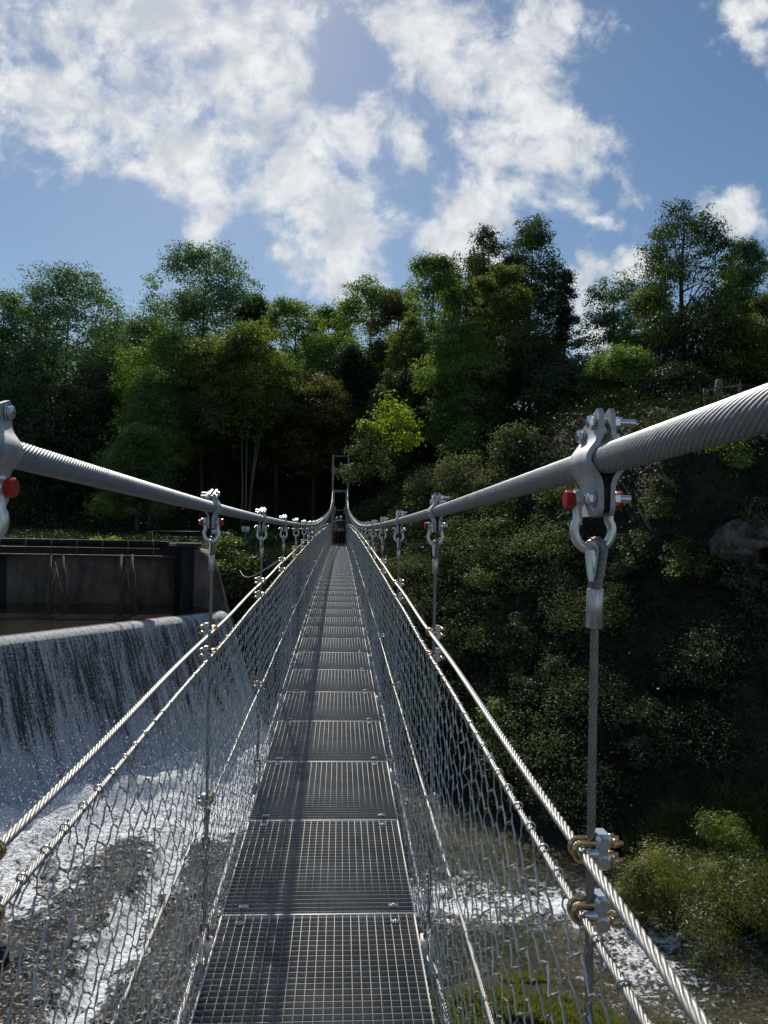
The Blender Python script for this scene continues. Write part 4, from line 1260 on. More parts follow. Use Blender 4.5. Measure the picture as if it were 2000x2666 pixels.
rock(1975, 1425, depth_on_bank(1965/1.2056, 1420/1.2056)+0.55, 1.5, 1.1, 0.95, 5, 'pale grey rock with a dark hollow on the right bank', hole=(-0.05, -1, -0.35))
rock(-8, 2505, 15.2, 0.2, 0.25, 0.35, 14, 'dark rock at the left edge of the foaming river', 'boulder')
# ================================================================== GREENERY
def leaf_cloud(centers, size, rng, upbias=0.6, aspect=0.55, droop=None, out=None):
    """one rhombus leaf per centre"""
    m = len(centers)
    N = rng.normal(0, 1, (m, 3)); N[:, 2] = np.abs(N[:, 2])+upbias
    if out is not None: N = N*0.55+np.asarray(out)*1.1
    N /= np.linalg.norm(N, axis=1)[:, None]
    R = rng.normal(0, 1, (m, 3))
    if droop is not None: R = R*0.5 + np.array(droop)
    A = np.cross(N, R); A /= np.linalg.norm(A, axis=1)[:, None]+1e-9
    if droop is not None:
        A = R-N*(R*N).sum(1)[:, None]; A /= np.linalg.norm(A, axis=1)[:, None]+1e-9
    B = np.cross(N, A)
    s = np.broadcast_to(np.asarray(size, float), (m,))[:, None]*rng.uniform(0.6, 1.35, (m, 1))
    V = np.stack([centers-A*s*0.5, centers+B*s*0.5*aspect-A*s*0.05, centers+A*s*0.5-N*s*0.08, centers-B*s*0.5*aspect-A*s*0.05], 1)
    F = np.arange(m*4).reshape(m, 4)
    return V.reshape(-1, 3), F
def crown_profile(shape, h):
    """relative radius at relative height h (0 bottom .. 1 top)"""
    h = np.clip(h, 0, 1)
    if shape == 'round': return np.sqrt(np.clip(1-(2*h-0.9)**2/1.25, 0.02, 1))
    if shape == 'tall': return np.sqrt(np.clip(1-np.abs(2*h-0.8)**3.0/1.85, 0.03, 1))*0.95
    if shape == 'cone': return 0.08+0.95*(1-h)**0.85
    if shape == 'dome': return np.sqrt(np.clip(1-h**2.6, 0.05, 1))
    if shape == 'spire': return 0.15+0.85*(1-h)**0.6
    return np.ones_like(h)
LEAFCOUNT = [0]
def make_crown(seed, Hc, Wc, shape='round', leaf=0.2, n=9000, clumps=60, open_=0.0, flat=0.75, spread=1.0, aspect=0.55):
    rng = np.random.RandomState(seed)
    h = rng.rand(clumps)**0.9
    pr = crown_profile(shape, h)
    rad = np.sqrt(rng.uniform(0.3, 1.15, clumps)); h = np.clip(h+rng.normal(0, 0.02, clumps), 0, 1.02)
    th = rng.uniform(0, 2*np.pi, clumps)
    lob = 1+0.22*np.cos(th*2+rng.rand()*6)+0.15*np.cos(th*3+rng.rand()*6)
    cr = Wc*rng.uniform(0.07, 0.21, clumps)*(1.25-0.45*h)*(1-0.25*open_)
    C = np.stack([np.cos(th)*rad*pr*lob*(Wc/2-cr*0.4), np.sin(th)*rad*pr*lob*(Wc/2-cr*0.4), h*Hc], 1)
    w_ = cr**2; w_ = w_/w_.sum()
    k = rng.choice(clumps, n, p=w_)
    D = rng.normal(0, 1, (n, 3)); D /= np.linalg.norm(D, axis=1)[:, None]
    rr = rng.uniform(0.35, 1.0, n)**0.5*(1+0.35*rng.exponential(0.35, n)*spread)
    # twigs: leaves gather into small sprays
    ns = max(8, n//26)
    sk = rng.choice(clumps, ns, p=w_); SD = rng.normal(0, 1, (ns, 3)); SD /= np.linalg.norm(SD, axis=1)[:, None]
    SD[:, 2] = SD[:, 2]*0.9+0.1
    sr = rng.uniform(0.55, 1.25, ns)
    SP_ = C[sk]+SD*(cr[sk]*sr)[:, None]*np.array([1, 1, flat])
    pick = rng.rand(n) < 0.72
    si = rng.randint(0, ns, n)
    P = np.where(pick[:, None], SP_[si]+rng.normal(0, 1, (n, 3))*leaf*np.array([1.3, 1.3, 0.7]), C[k]+D*(cr[k]*rr)[:, None]*np.array([1, 1, flat]))
    od = P-C[np.where(pick, sk[si], k)]; od /= np.linalg.norm(od, axis=1)[:, None]+1e-9
    V, F = leaf_cloud(P, leaf, rng, 0.5, aspect, out=od)
    cv = rng.rand(clumps); lv = np.clip(0.80*cv[np.where(pick, sk[si], k)]+0.25*rng.rand(n)-0.02, 0, 1)
    LEAFCOUNT[0] += n
    return V, F, lv, C, cr
def make_tree(x, y, zb, H, crown_h, W, shape, mat, seed, label, leaf=0.2, n=8000, clumps=55, trunk_r=0.18, open_=0.2, group=None, name='tree', cat='tree', bark=None, lean=0.0, limbs=9, twigs=0, sep_trunks=1, flat=0.75, aspect=0.55, stand=None):
    rng = np.random.RandomState(seed+999)
    root = empty(name, (x, y, zb), label, cat, group)
    V, F, lv, C, cr = make_crown(seed, crown_h, W, shape, leaf, n, clumps, open_, flat, aspect=aspect)
    base = H-crown_h
    V = V + np.array([lean, 0, base])
    me = mesh_np('crown', V, F, [LEAF[mat]], attrs={'v': ('FACE', lv)})
    link('crown', me, root)
    mb = MB()
    for q in range(sep_trunks):
        ox, oy = (0, 0) if sep_trunks == 1 else (rng.uniform(-0.25, 0.25)*W, rng.uniform(-0.5, 0.5))
        zz = np.linspace(-0.4, H*0.93 if sep_trunks == 1 else H*0.8, 12)
        tx = ox*0.3+(lean+ox)*(zz/H)+0.10*np.sin(zz*0.5+q)*min(1, W/4); ty = oy+0.08*np.cos(zz*0.6+q)
        rr = trunk_r*np.clip(1.15-zz/H, 0.10, 1.2)*(1 if sep_trunks == 1 else 0.6); rr[0] *= 1.35
        mb.tube(np.stack([tx, ty, zz], 1), rr, 8)
    Ct = C+np.array([lean, 0, base])
    order = rng.permutation(len(Ct))[:limbs+twigs]
    for q, ci in enumerate(order):
        c = Ct[ci]; z0 = max(base*0.75, c[2]-rng.uniform(0.15, 0.35)*crown_h-0.3)
        tx0 = lean*(z0/H)+0.10*math.sin(z0*0.5)*min(1, W/4)
        p0 = np.array([tx0, 0.08*math.cos(z0*0.6), z0]); mid = (p0+c)/2+np.array([0, 0, -0.05*crown_h*rng.rand()])+rng.normal(0, 0.05*W, 3)*0.5
        r_ = trunk_r*np.clip(1.15-z0/H, 0.15, 1)*0.45
        mb.tube([p0, mid, c, c+(c-mid)*0.4], [r_, r_*0.6, r_*0.3, r_*0.08], 5)
    mb.build('trunk', bark or BARK, root, smooth=True)
    return root
def tree_px(cx, top, width, bottom, Y, shape, mat, seed, label, base=None, **kw):
    """crown outline in pixels of the 1659 x 2211 view, tree at real distance Y"""
    s = 1.2056
    a = at(cx*s, top*s, Y); b = at(cx*s, bottom*s, Y)
    wm = 1.28*width*s/F_PX*Y
    zb = H1(a.x, Y) if base is None else base
    ch = a.z-b.z
    H = a.z-zb
    if ch > H*0.93: ch = H*0.93
    return make_tree(a.x, Y, zb, H, ch, wm, shape, mat, seed, label, **kw)

TG = 'trees of the wooded hillside'
T = [
 # cx, top, width, bottom, Y, shape, mat, label, extra
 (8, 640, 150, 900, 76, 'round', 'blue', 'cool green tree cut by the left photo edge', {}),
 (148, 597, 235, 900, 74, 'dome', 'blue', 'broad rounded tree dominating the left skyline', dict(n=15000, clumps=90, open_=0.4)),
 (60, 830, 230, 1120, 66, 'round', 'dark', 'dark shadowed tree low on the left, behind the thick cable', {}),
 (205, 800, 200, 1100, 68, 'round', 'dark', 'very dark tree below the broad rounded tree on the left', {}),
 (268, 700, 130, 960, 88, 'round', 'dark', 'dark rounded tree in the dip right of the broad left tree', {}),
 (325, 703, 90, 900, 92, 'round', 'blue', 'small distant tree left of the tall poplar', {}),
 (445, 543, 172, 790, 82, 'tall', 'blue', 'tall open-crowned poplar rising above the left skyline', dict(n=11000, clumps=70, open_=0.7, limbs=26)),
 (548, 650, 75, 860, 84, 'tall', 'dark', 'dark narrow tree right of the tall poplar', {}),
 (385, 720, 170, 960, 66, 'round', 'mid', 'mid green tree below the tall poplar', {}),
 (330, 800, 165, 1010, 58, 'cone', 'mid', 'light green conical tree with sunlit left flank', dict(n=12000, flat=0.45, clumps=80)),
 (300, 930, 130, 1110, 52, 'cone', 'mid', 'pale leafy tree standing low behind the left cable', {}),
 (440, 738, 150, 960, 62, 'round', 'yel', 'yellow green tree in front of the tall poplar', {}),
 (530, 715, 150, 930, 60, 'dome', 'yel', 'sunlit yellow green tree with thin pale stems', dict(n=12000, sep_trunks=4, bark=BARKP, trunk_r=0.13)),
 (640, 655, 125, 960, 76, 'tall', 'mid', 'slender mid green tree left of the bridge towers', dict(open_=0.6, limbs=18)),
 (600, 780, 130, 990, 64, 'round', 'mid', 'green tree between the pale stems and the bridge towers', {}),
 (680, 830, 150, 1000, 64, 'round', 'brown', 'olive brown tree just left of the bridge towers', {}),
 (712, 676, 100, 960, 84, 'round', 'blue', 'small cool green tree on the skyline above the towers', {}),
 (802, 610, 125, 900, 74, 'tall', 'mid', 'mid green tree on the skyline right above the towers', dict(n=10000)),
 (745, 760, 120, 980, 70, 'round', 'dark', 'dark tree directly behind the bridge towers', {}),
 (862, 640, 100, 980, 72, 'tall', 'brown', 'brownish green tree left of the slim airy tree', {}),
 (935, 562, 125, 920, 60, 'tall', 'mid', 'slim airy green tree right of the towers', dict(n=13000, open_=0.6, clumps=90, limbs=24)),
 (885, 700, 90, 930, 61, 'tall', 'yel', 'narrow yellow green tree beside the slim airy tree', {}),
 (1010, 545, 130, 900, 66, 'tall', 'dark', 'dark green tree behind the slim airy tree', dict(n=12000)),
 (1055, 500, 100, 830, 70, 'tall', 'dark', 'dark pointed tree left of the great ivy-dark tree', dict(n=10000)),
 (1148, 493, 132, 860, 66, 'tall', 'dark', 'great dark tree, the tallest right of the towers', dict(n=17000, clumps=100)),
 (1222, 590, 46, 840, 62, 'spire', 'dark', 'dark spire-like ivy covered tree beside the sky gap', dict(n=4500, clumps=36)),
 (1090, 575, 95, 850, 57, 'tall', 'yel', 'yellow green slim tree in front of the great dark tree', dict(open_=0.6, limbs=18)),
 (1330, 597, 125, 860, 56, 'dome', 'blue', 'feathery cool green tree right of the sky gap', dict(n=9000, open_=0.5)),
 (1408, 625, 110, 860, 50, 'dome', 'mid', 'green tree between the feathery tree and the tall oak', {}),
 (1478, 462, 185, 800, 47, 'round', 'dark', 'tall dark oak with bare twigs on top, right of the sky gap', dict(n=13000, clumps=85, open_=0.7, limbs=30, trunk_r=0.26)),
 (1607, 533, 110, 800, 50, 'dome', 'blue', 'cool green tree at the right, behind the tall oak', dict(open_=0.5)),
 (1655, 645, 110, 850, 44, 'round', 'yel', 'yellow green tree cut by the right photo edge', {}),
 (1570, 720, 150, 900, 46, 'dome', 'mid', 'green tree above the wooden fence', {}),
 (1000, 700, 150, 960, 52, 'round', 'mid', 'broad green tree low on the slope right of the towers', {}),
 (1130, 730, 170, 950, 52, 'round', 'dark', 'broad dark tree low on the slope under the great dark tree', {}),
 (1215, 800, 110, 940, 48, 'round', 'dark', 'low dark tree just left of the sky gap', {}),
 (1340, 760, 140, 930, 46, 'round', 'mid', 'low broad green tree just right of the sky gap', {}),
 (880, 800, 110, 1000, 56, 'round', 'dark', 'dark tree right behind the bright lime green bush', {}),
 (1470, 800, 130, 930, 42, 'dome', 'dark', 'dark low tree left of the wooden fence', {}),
]
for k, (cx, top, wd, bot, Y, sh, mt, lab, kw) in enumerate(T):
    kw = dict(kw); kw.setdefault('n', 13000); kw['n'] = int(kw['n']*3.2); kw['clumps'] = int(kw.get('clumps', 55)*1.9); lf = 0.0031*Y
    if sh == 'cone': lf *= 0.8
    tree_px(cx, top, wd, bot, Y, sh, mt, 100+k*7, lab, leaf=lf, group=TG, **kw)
# bare twigs on the oak
root = [o for o in COL.objects if o.get('label', '').startswith('tall dark oak')][0]
rng = np.random.RandomState(8)
mb = MB()
for (px, py) in ((1470, 445), (1462, 452), (1480, 448), (1527, 468), (1520, 462), (1493, 455)):
    e = at(px*1.2056, py*1.2056, 47)-root.location; s_ = at((px*0.6+1478*0.4)*1.2056, 520*1.2056, 47)-root.location
    s_, e = np.array(s_), np.array(e)
    m_ = (s_+e)/2+rng.normal(0, 0.15, 3)
    mb.tube([s_, m_, e], [0.04, 0.025, 0.006], 5)
    for q in range(6):
        t_ = rng.uniform(0.45, 0.95); b_ = m_*(1-t_)+e*t_
        mb.tube([b_, b_+np.array([rng.normal(0, 0.3), rng.normal(0, 0.3), rng.uniform(0.1, 0.45)])], [0.012, 0.004], 4)
mb.build('bare_twigs', BARK, root)

# woods further back and between: one wood mass behind, and dark understorey
rng = np.random.RandomState(77)
def stuff_leaves(name, P, size, mat, label, cat, seed=1, upbias=0.5, aspect=0.55, droop=None, var=None):
    r_ = np.random.RandomState(seed)
    V, F = leaf_cloud(P, size, r_, upbias, aspect, droop)
    lv = np.clip((var if var is not None else r_.rand(len(P))*0.6)+0.4*r_.rand(len(P)), 0, 1)
    o = link(name, mesh_np(name, V, F, [LEAF[mat]], attrs={'v': ('FACE', lv)}))
    LEAFCOUNT[0] += len(P)
    return tag(o, label, cat, kind='stuff')
# distant wood along the whole hilltop, kept below the crowns on the skyline
_SKX = np.array([-3000, 0, 130, 250, 350, 430, 560, 740, 820, 950, 1100, 1200, 1235, 1262, 1285, 1340, 1400, 1500, 1659, 4000])*1.2056
_SKY = np.array([700, 700, 700, 740, 745, 720, 730, 740, 720, 690, 640, 660, 760, 860, 830, 760, 740, 700, 690, 690])*1.2056
def skyline_z(x, y):
    px = 887+F_PX*(x-0.06)/y
    return 1.72+(1345+0.0187*(px-887)-np.interp(px, _SKX, _SKY))/F_PX*y
nc = 3200
cx_ = rng.uniform(-85, 85, nc); cy_ = rng.uniform(72, 118, nc)
rc = rng.uniform(1.2, 2.6, nc)
lim = skyline_z(cx_, cy_)-rc*1.1
hz = ground(cx_, cy_); hz = hz+rng.rand(nc)*np.maximum(lim-hz, 0)*(0.75+0.25*rng.rand(nc))
ok = hz < lim+0.2; cx_, cy_, hz, rc = cx_[ok], cy_[ok], hz[ok], rc[ok]
NW = 210000
k = rng.randint(0, len(cx_), NW)
D = rng.normal(0, 1, (NW, 3)); D /= np.linalg.norm(D, axis=1)[:, None]
P = np.stack([cx_, cy_, hz], 1)[k] + D*(rc[k]*rng.uniform(0.6, 1.08, NW))[:, None]*np.array([1, 1, 0.8])
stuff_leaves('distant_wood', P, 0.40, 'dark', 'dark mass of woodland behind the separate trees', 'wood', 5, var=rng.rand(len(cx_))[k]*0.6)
# understorey on the left and middle hillside
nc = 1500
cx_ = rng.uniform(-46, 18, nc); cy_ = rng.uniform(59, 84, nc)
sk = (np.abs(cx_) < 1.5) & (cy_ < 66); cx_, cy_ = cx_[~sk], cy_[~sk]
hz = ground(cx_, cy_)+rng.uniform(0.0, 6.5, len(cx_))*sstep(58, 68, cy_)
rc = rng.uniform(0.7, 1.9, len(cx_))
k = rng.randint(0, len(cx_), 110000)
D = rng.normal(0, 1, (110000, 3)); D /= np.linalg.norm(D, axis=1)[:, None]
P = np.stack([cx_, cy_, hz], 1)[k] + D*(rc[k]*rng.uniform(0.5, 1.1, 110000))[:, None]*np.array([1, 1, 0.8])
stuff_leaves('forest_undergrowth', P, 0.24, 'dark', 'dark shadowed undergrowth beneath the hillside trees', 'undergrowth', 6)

# low weeds behind the river wall, added as dark cover for tree shade
nc = 700
cx_ = rng.uniform(-24, -6.5, nc); cy_ = rng.uniform(36.5, 60, nc)
rc = rng.uniform(0.25, 0.8, nc)*(0.5+cy_/60); hz = ground(cx_, cy_)+0.1*rc
k = rng.randint(0, nc, 70000)
D = rng.normal(0, 1, (70000, 3)); D /= np.linalg.norm(D, axis=1)[:, None]
P = np.stack([cx_, cy_, hz], 1)[k] + D*(rc[k]*rng.uniform(0.5, 1.1, 70000))[:, None]*np.array([1.2, 1.2, 0.35])
stuff_leaves('weeds', P, 0.11, 'ivy', 'low weeds coloured dark for tree shade on the level ground behind the river wall', 'weeds', 16, var=rng.rand(nc)[k]*0.6)

# steep right bank: ivy and bramble carpet
def scatter(n_, x0, x1, y0, y1, test):
    out = []
    while sum(len(o_) for o_ in out) < n_:
        x = rng.uniform(x0, x1, n_); y = rng.uniform(y0, y1, n_); m_ = test(x, y); out.append(np.stack([x[m_], y[m_]], 1))
    return np.concatenate(out)[:n_]
def onright(x, y):
    s0 = y-ybank(x); z = ground(x, y)
    return (s0 > -0.2) & (z > ZW-0.1)
XY = scatter(190000, 2.0, 34, 14, 66, lambda x, y: onright(x, y) & (fbm(x*0.7, y*0.7, 3, 44) > 0.36) & (x/y < 0.75))
Zg = ground(XY[:, 0], XY[:, 1])
hh = rng.gamma(1.5, 0.16, len(XY))*(0.4+1.2*fbm(XY[:, 0]*0.9, XY[:, 1]*0.9, 3, 45))
P1 = np.stack([XY[:, 0]-hh*0.5, XY[:, 1]-hh*0.8, Zg+hh], 1)
v1 = rng.rand(len(P1))*0.4
# mounds of bramble on the slope
MC = scatter(250, 2.5, 26, 15, 58, lambda x, y: onright(x, y) & (x/y < 0.62) & ~((x/y > 0.44) & (y > 23)) & ((x/y < 0.36) | (fbm(x*0.5, y*0.5, 3, 90) > 0.54)) & (ground(x, y) < 2.6 + 2*fbm(x*0.4, y*0.4, 2, 5)))
mr = rng.uniform(0.35, 1.0, len(MC))+rng.rand(len(MC))**3*1.1; mz = ground(MC[:, 0], MC[:, 1])
NM = 190000
k = rng.choice(len(MC), NM, p=mr**2/(mr**2).sum())
D = rng.normal(0, 1, (NM, 3)); D[:, 2] = np.abs(D[:, 2])*0.9+0.05; D /= np.linalg.norm(D, axis=1)[:, None]
lump = 1+0.55*(fbm(D[:, 0]*3+k*1.7, D[:, 1]*3+D[:, 2]*3, 3, 71)-0.5)*2
P2 = np.stack([MC[:, 0], MC[:, 1]-0.2*mr, mz+0.25*mr], 1)[k] + D*(mr[k]*lump*rng.uniform(0.75, 1.08, NM))[:, None]*np.array([1.0, 1.0, 0.85])
v2 = rng.rand(len(MC))[k]*0.6
stuff_leaves('bank_ivy', P1, 0.15, 'ivy', 'dark ivy carpet clothing the steep right bank', 'undergrowth', 7, var=v1)  # leaf colour carries the shade of the slope
stuff_leaves('bank_brambles', P2, 0.0026*P2[:, 1]+0.012, 'bush', 'rounded mounds of bramble scattered all over the right bank', 'undergrowth', 8, var=v2)

# bushes one can tell apart
BG = 'bushes on the right bank'
def bush(px, py, wpx, hpx, Y, mat, seed, label, n=3200, leaf=None, name='bush', grp=BG, flat=0.9, aspect=0.6, clumps=22, zoff=None):
    s = 1.2056
    c = at(px*s, (py+hpx/2)*s, Y); wm = wpx*s/F_PX*Y; hm = hpx*s/F_PX*Y
    root = empty(name, c, label, 'bush', grp)
    V, F, lv, C, cr = make_crown(seed, hm, wm, 'dome', leaf or 0.0042*Y, n, clumps, 0.2, flat, aspect=aspect)
    V[:, 2] -= 0.1*hm
    link('foliage', mesh_np('foliage', V, F, [LEAF[mat]], attrs={'v': ('FACE', lv)}), root)
    mb = MB(); r_ = np.random.RandomState(seed)
    for q in r_.permutation(len(C))[:10]:
        e = C[q]-np.array([0, 0, 0.1*hm]); m_ = e*0.5+r_.normal(0, 0.04*wm, 3)
        mb.tube([(0, 0.2, -0.3*hm), m_, e], [0.018, 0.012, 0.004], 5)
    mb.build('stem', BARK, root)
    return root
B = [
 (845, 905, 130, 110, 46, 'bright', 'bright lime green bush right of the towers', {}),
 (800, 965, 110, 110, 47, 'bush', 'pale leafed bush beside the bright lime green bush', {}),
 (905, 950, 100, 90, None, 'mid', 'green bush just right of the bright lime green bush', {}),
 (955, 860, 110, 130, 48, 'yel', 'tall yellow green bush above the right cable', {}),
 (1010, 960, 120, 100, None, 'mid', 'dull green bush above the right cable, left of the large clamp', {}),
 (1110, 960, 130, 100, None, 'bush', 'bush directly left of the nearest right clamp', {}),
 (1170, 880, 150, 110, None, 'bush', 'sunlit bush above and left of the nearest right clamp', {}),
 (1265, 840, 130, 90, None, 'yel', 'yellow green bush under the sky gap', {}),
 (1350, 830, 130, 100, None, 'bush', 'bush between the sky gap and the wooden fence', {}),
 (1440, 920, 120, 60, None, 'bush', 'low bush above the thick cable at the right', {}),
 (820, 1115, 110, 90, None, 'bush', 'bush behind the fourth right hanger', {}),
 (905, 1110, 90, 80, None, 'dark', 'dark bush behind the third right hanger', {}),
 (860, 1200, 150, 110, None, 'bush', 'bush right of the walkway below the thick cable', {}),
 (960, 1225, 150, 120, None, 'bush', 'large pale leafed bush right of the second right hanger', {}),
 (1070, 1165, 140, 110, None, 'bush', 'rounded bush midway between the two large right hangers', {}),
 (1040, 1280, 150, 110, None, 'bush', 'bush below the rounded bush between the large right hangers', {}),
 (1120, 1385, 140, 120, None, 'bush', 'dense bush midway down the right bank', {}),
 (1010, 1380, 120, 90, None, 'mid', 'dull bush behind the handrail rope on the right', {}),
 (1225, 1290, 90, 120, None, 'bush', 'narrow bush just left of the nearest right hanger', {}),
 (1235, 1160, 70, 140, None, 'bush', 'tall thin bush left of the large shackle', {}),
 (1370, 1190, 110, 90, 27, 'bush', 'pale leafed bush right of the large shackle', {}),
 (1485, 1195, 120, 80, 27, 'yel', 'bright sunlit bush left of the pale rock', {}),
 (1590, 1215, 90, 70, None, 'bush', 'small bush growing over the left end of the pale rock', {}),
 (1640, 1100, 100, 50, None, 'dark', 'dark bush hanging over the top of the pale rock', {}),
 (1330, 1290, 80, 90, None, 'mid', 'dim bush right of the nearest right ferrule', {}),
 (1430, 1080, 90, 110, None, 'bush', 'thin bush under the thick cable at the right', {}),
 (1140, 1500, 110, 90, None, 'bush', 'bush low on the right bank beside the net', {}),
 (1080, 1560, 120, 90, None, 'mid', 'dark green bush low behind the right net', {}),
 (1200, 1450, 90, 80, None, 'bush', 'small bush left of the nearest right hanger rope', {}),
 (890, 1320, 120, 100, None, 'bush', 'bush behind the second right hanger rope', {}),
 (1640, 1290, 90, 110, None, 'dark', 'dark ferny bush below the pale rock', {}),
 (1560, 960, 130, 60, None, 'mid', 'low green bush below the wooden fence', {}),
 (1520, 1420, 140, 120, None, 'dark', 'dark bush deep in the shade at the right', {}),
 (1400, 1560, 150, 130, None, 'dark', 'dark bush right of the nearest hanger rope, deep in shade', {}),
]
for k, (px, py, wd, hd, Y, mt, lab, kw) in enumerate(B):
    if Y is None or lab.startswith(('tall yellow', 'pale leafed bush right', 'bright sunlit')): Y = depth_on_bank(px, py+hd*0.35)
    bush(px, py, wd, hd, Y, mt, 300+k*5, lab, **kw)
# left bank below the far end
LB = [
 (500, 1190, 110, 60, 37.5, 'yel', 'yellow green shrub on the left bank behind the second left hanger', {}),
 (480, 1240, 80, 70, 36.0, 'grass', 'grassy shrub hanging over the wing wall', {}),
 (560, 1175, 100, 50, 43, 'mid', 'low green shrub on the left bank behind the third left hanger', {}),
 (540, 1285, 110, 90, 36.5, 'bush', 'bramble bush on the left bank above the net', {}),
 (590, 1240, 90, 70, 38.5, 'bush', 'bramble bush between the guy rope and the left handrail', {}),
 (600, 1330, 90, 80, 35, 'dark', 'dark bush at the foot of the left bank behind the net', {}),
 (525, 1350, 60, 70, 34.2, 'dark', 'dark ivy bush clinging to the wing wall', {}),
 (232, 1170, 70, 16, 35.5, 'bright', 'tuft of bright green weeds on top of the river wall', dict(n=900, leaf=0.09, clumps=12)),
 (660, 1190, 60, 60, 50, 'mid', 'green shrub on the left bank near the far bridge end', {}),
]
for k, (px, py, wd, hd, Y, mt, lab, kw) in enumerate(LB):
    bush(px, py, wd, hd, Y, mt, 600+k*5, lab, grp='shrubs on the left bank', name='shrub', **kw)
# riverside willow bush and reeds at lower right
for k, (px, py, wd, hd, Y, mt, lab) in enumerate([
  (1450, 1915, 250, 130, 17.0, 'grass', 'leafy willow bush by the water at the lower right'),
  (1570, 1865, 170, 180, 17.9, 'yel', 'taller willow bush behind, at the lower right water edge'),
  (1620, 1935, 230, 110, 16.6, 'grass', 'low reedy bush at the right photo edge by the water'),
  (1385, 1925, 90, 110, 17.3, 'grass', 'thin reedy bush left of the willow bush')]):
    c = at(px*1.2056, (py+hd/2)*1.2056, Y); c.z = max(c.z, ZW+0.05)
    wm = wd*1.2056/F_PX*Y; hm = hd*1.2056/F_PX*Y
    root = empty('riverside_bush', c, lab, 'bush', 'bushes at the water edge')
    V, F, lv, C, cr = make_crown(800+k, hm, wm, 'dome', 0.10, 9000, 45, 0.2, 1.0, aspect=0.16)
    link('foliage', mesh_np('foliage', V, F, [LEAF[mt]], attrs={'v': ('FACE', lv)}), root)
    mb = MB(); r_ = np.random.RandomState(k)
    for q in range(24):
        e = C[r_.randint(len(C))]; mb.tube([(r_.normal(0, 0.15), 0, -0.2), e*0.5, e], [0.012, 0.008, 0.003], 4)
    mb.build('stem', BARK, root)
# grass
def blades(name, XY, h0, h1, label, mat='grass', seed=3, wid=0.012):
    r_ = np.random.RandomState(seed); m_ = len(XY)
    Z = ground(XY[:, 0], XY[:, 1]); B0 = np.stack([XY[:, 0], XY[:, 1], Z-0.02], 1)
    h = r_.uniform(h0, h1, (m_, 1)); ln = r_.normal(0, 0.35, (m_, 2))*h
    a = r_.uniform(0, np.pi, m_); W_ = np.stack([np.cos(a), np.sin(a), 0*a], 1)*wid
    Tm = B0+np.concatenate([ln*0.4, h*0.6], 1); Tp = B0+np.concatenate([ln*1.2, h], 1)
    V = np.stack([B0-W_, B0+W_, Tm+W_*0.8, Tm-W_*0.8, Tp], 1).reshape(-1, 3)
    b5 = np.arange(m_)[:, None]*5
    lv = np.repeat(r_.rand(m_), 1)
    me = mesh_np(name, V, [np.concatenate([b5, b5+1, b5+2, b5+3], 1), np.concatenate([b5+3, b5+2, b5+4], 1)], [LEAF[mat]], attrs={'v': ('FACE', np.concatenate([lv, lv]))})
    return tag(link(name, me), label, 'grass', kind='stuff')
XY = scatter(9000, -5.6, 3, 34.8, 50, lambda x, y: ((x > -6.8) | (y > 34.9)) & (y > ybank(x)+0.6) & (fbm(x*0.5, y*0.5, 3, 64) > 0.42) & (np.abs(x/y+0.15) < 0.22))
blades('bank_grass', XY, 0.15, 0.55, 'rough grass growing on the left far bank', wid=0.03, seed=4)
XY = scatter(40000, -0.8, 6.2, 9.0, 16.6, lambda x, y: (ground(x, y) > ZW+0.05) & (fbm(x*1.3, y*1.3, 3, 83) > 0.45))
blades('islet_grass', XY, 0.04, 0.20, 'short mossy grass on the islet under the bridge', wid=0.008, seed=5)

XY = scatter(30000, 6.0, 14.5, 15.6, 20.6, lambda x, y: ground(x, y) > ZW+0.02)
blades('riverbank_reeds', XY, 0.15, 0.85, 'long bright grass on the low shore at the lower right', wid=0.010, seed=6)

# ================================================================== THE TWO WALKERS
def skinned(name, V, E, R, mat, parent=None, root_i=0):
    me = bpy.data.meshes.new(name); me.from_pydata(V, E, []); me.materials.append(mat)
    o = link(name, me, parent)
    md = o.modifiers.new('skin', 'SKIN'); 
    if not me.skin_vertices: me.skin_vertices.new(name='')
    for i_, r_ in enumerate(R):
        me.skin_vertices[0].data[i_].radius = (r_, r_) if not isinstance(r_, tuple) else r_
    me.skin_vertices[0].data[root_i].use_root = True
    o.modifiers.new('sub', 'SUBSURF').levels = 1; o.modifiers['sub'].render_levels = 1
    md.use_smooth_shade = True
    return o
def mat_plain(name, c, r=0.8):
    m, t, p = newmat(name); g = t.new('ShaderNodeTexCoord'); n = t.noise(g.outputs['Object'], 12, 4)
    t.l.new(t.mixc(n.outputs['Fac'], tuple(x*0.75 for x in c), tuple(min(1, x*1.2) for x in c)), p.inputs['Base Color']); p.inputs['Roughness'].default_value = r
    return m
SKIN = mat_plain('skin', (0.42, 0.24, 0.17), 0.5); HAIR = mat_plain('grey_hair', (0.55, 0.53, 0.50), 0.6)
NAVY = mat_plain('navy_cloth', (0.018, 0.020, 0.035)); NAVY2 = mat_plain('black_trousers', (0.012, 0.012, 0.020)); KHAKI = mat_plain('khaki_cloth', (0.16, 0.15, 0.10)); TAN = mat_plain('rust_brown_cloth', (0.05, 0.035, 0.03)); SHOE = mat_plain('brown_shoes', (0.16, 0.11, 0.075))
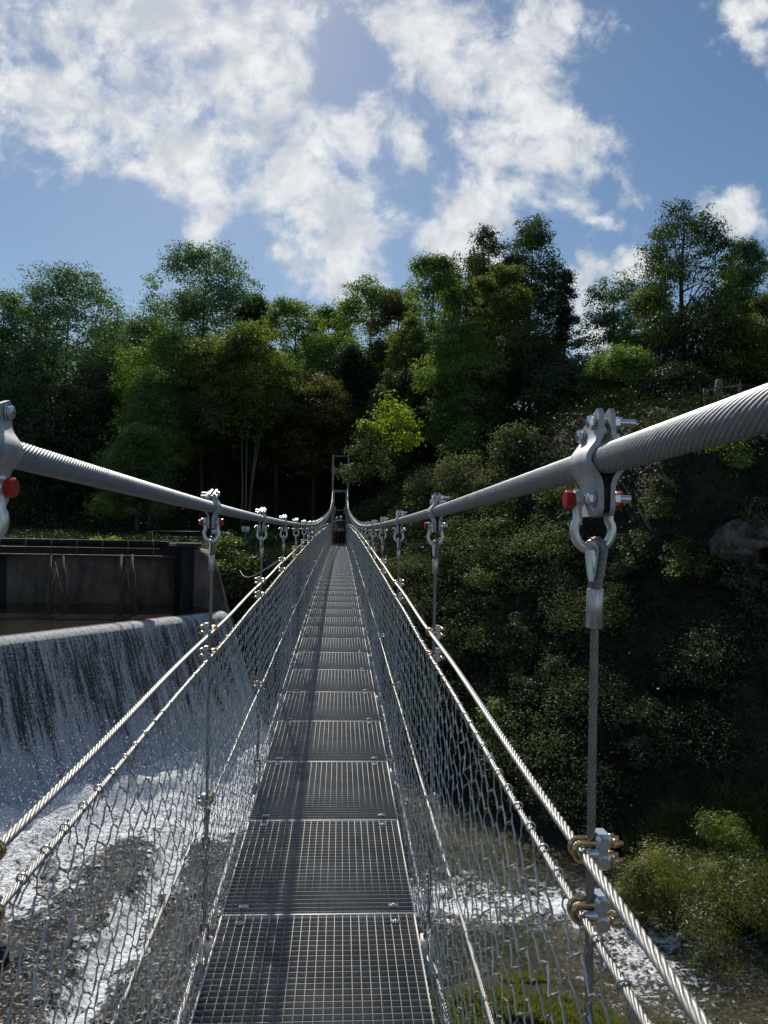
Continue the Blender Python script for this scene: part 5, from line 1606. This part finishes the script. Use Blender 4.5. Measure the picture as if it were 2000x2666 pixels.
def person(x, y, H, label, shirt, trousers, hair_full, arm_out, width=1.0, shoes=SHOE):
    z = zdeck(y)+0.002
    root = empty('person', (x, y, z), label, 'person', 'walkers on the bridge')
    k = H/1.72; sw = 0.185*width*k
    V = [(0, 0, 0.95), (0, -0.01, 1.12), (0, 0, 1.30), (0, 0.01, 1.43), (0, 0.015, 1.50), (0, 0.02, 1.58), (0, 0.02, 1.66)]
    R = [(0.16*width, 0.11), (0.15*width, 0.105), (0.175*width, 0.11), (0.10, 0.08), 0.052, 0.072, (0.075, 0.09)]
    E = [(i_, i_+1) for i_ in range(6)]
    legs = {}
    for s in (-1, 1):
        st = 0.11*s
        b = len(V)
        V += [(s*0.09, 0, 0.86), (s*0.10, 0.02+st, 0.49), (s*0.10, -0.02+st*0.4, 0.10), (s*0.10, 0.02+st*0.4, 0.04), (s*0.11, 0.15+st*0.4, 0.025)]
        R += [0.088*width, 0.058, 0.040, 0.038, 0.030]
        E += [(0, b)]+[(b+i_, b+i_+1) for i_ in range(4)]
        legs[s] = b
        a = len(V)
        ox = 0.10 if s == arm_out else 0.0
        V += [(s*(0.185*width), 0, 1.405), (s*(0.235*width+ox*0.7), 0.0, 1.13), (s*(0.235*width+ox), 0.08, 0.90), (s*(0.235*width+ox), 0.10, 0.83)]
        R += [0.055, 0.042, 0.030, (0.022, 0.036)]
        E += [(3, a), (a, a+1), (a+1, a+2), (a+2, a+3)]
        hnd = a+3; hx, hy, hz_ = V[hnd]
        for q, (dy, ln) in enumerate(((-0.030, 0.072), (-0.010, 0.082), (0.010, 0.078), (0.028, 0.062))):
            f = len(V); V += [(hx, hy+dy, hz_-0.045), (hx-s*0.012, hy+dy*1.05, hz_-0.045-ln*0.55), (hx-s*0.028, hy+dy*1.05, hz_-0.045-ln)]
            R += [0.0095, 0.0088, 0.0075]; E += [(hnd, f), (f, f+1), (f+1, f+2)]
        f = len(V); V += [(hx-s*0.01, hy+0.045, hz_-0.005), (hx-s*0.018, hy+0.062, hz_-0.045)]; R += [0.010, 0.009]; E += [(hnd, f), (f, f+1)]
    V = [(a_*k, b_*k, c_*k) for a_, b_, c_ in V]
    R = [tuple(q*k for q in r_) if isinstance(r_, tuple) else r_*k for r_ in R]
    skinned('body', V, E, R, SKIN, root)
    # shirt with sleeves
    Vs = [V[0], V[1], V[2], V[3]]; Rs = [(0.178*width*k, 0.13*k), (0.17*width*k, 0.125*k), (0.192*width*k, 0.13*k), (0.10*k, 0.09*k)]; Es = [(0, 1), (1, 2), (2, 3)]
    for s in (-1, 1):
        b = len(Vs); sh = [v for v in V if False]
        ox = 0.10 if s == arm_out else 0.0
        Vs += [(s*0.187*width*k, 0, 1.40*k), (s*(0.222*width+ox*0.3)*k, 0, 1.22*k)]; Rs += [0.068*k, 0.060*k]; Es += [(3, b), (b, b+1)]
    skinned('shirt', Vs, Es, Rs, shirt, root, 1)
    Vt = [(0, 0, 0.97*k)]; Rt = [(0.172*width*k, 0.125*k)]; Et = []
    for s in (-1, 1):
        b = len(Vt); st = 0.11*s
        Vt += [(s*0.095*k, 0, 0.84*k), (s*0.10*k, (0.02+st)*k, 0.49*k), (s*0.10*k, (-0.02+st*0.4)*k, 0.09*k)]; Rt += [0.105*width*k, 0.075*k, 0.060*k]; Et += [(0, b), (b, b+1), (b+1, b+2)]
    skinned('trousers', Vt, Et, Rt, trousers, root)
    for s in (-1, 1):
        st = 0.11*s
        mb = MB(); mb.tube([(s*0.10*k, (-0.05+st*0.4)*k, 0.045*k), (s*0.10*k, (0.03+st*0.4)*k, 0.055*k), (s*0.105*k, (0.13+st*0.4)*k, 0.038*k), (s*0.11*k, (0.20+st*0.4)*k, 0.028*k)], [0.030, 0.043, 0.040, 0.022], 10); mb.build('shoe', shoes, root, smooth=True)
    # hair: cap over the back of the head
    nu, nv = 20, 12
    u = np.linspace(0, 2*np.pi, nu, endpoint=False)[None, :]; v_ = np.linspace(0.03, 1.0, nv)[:, None]
    lim = (2.0 if hair_full else 1.25) - (0.75 if hair_full else 0.2)*np.clip(np.sin(u), 0, 1)
    a_ = v_*lim
    P = np.stack([0.086*np.cos(u)*np.sin(a_), -0.002+0.102*np.sin(u)*np.sin(a_), 0.098*np.cos(a_)+0*u], -1)*k*(1.0+0.03*np.random.RandomState(5).rand(nv, nu, 1))+np.array([0, 0.012*k, 1.635*k])
    i = np.arange(nv-1)[:, None]; j = np.arange(nu)[None, :]
    link('hair', mesh_np('hair', P.reshape(-1, 3), np.stack([i*nu+j, (i+1)*nu+j, (i+1)*nu+(j+1) % nu, i*nu+(j+1) % nu], -1).reshape(-1, 4), [HAIR], smooth=True), root)
    mb = MB()
    for s in (-1, 1): mb.tube([(s*0.078*k, 0.02*k, 1.585*k), (s*0.088*k, 0.015*k, 1.615*k), (s*0.082*k, 0.02*k, 1.64*k)], [0.008, 0.012, 0.007], 8)
    mb.tube([(0, 0.105*k, 1.64*k), (0, 0.128*k, 1.60*k), (0, 0.108*k, 1.585*k)], [0.006, 0.013, 0.008], 8)
    mb.build('ears_and_nose', SKIN, root, smooth=True)
    mb = MB()
    for s in (-1, 1): mb.tube([(s*0.028*k, 0.104*k, 1.632*k), (s*0.028*k, 0.112*k, 1.632*k)], [0.010, 0.007], 8)
    mb.tube([(-0.022*k, 0.108*k, 1.555*k), (0, 0.113*k, 1.553*k), (0.022*k, 0.108*k, 1.555*k)], [0.003, 0.005, 0.003], 6)
    mb.build('eyes_and_mouth', NAVY2, root, smooth=True)
    return root
person(0.085, 44.3, 1.74, 'person in dark navy top and trousers walking away on the right', NAVY, NAVY2, True, 1, 1.15)
person(-0.165, 45.1, 1.70, 'person with white hair and khaki top walking away on the left', KHAKI, TAN, True, 0, 1.0)
print('leaves', LEAFCOUNT[0], 'objects', len(COL.objects))
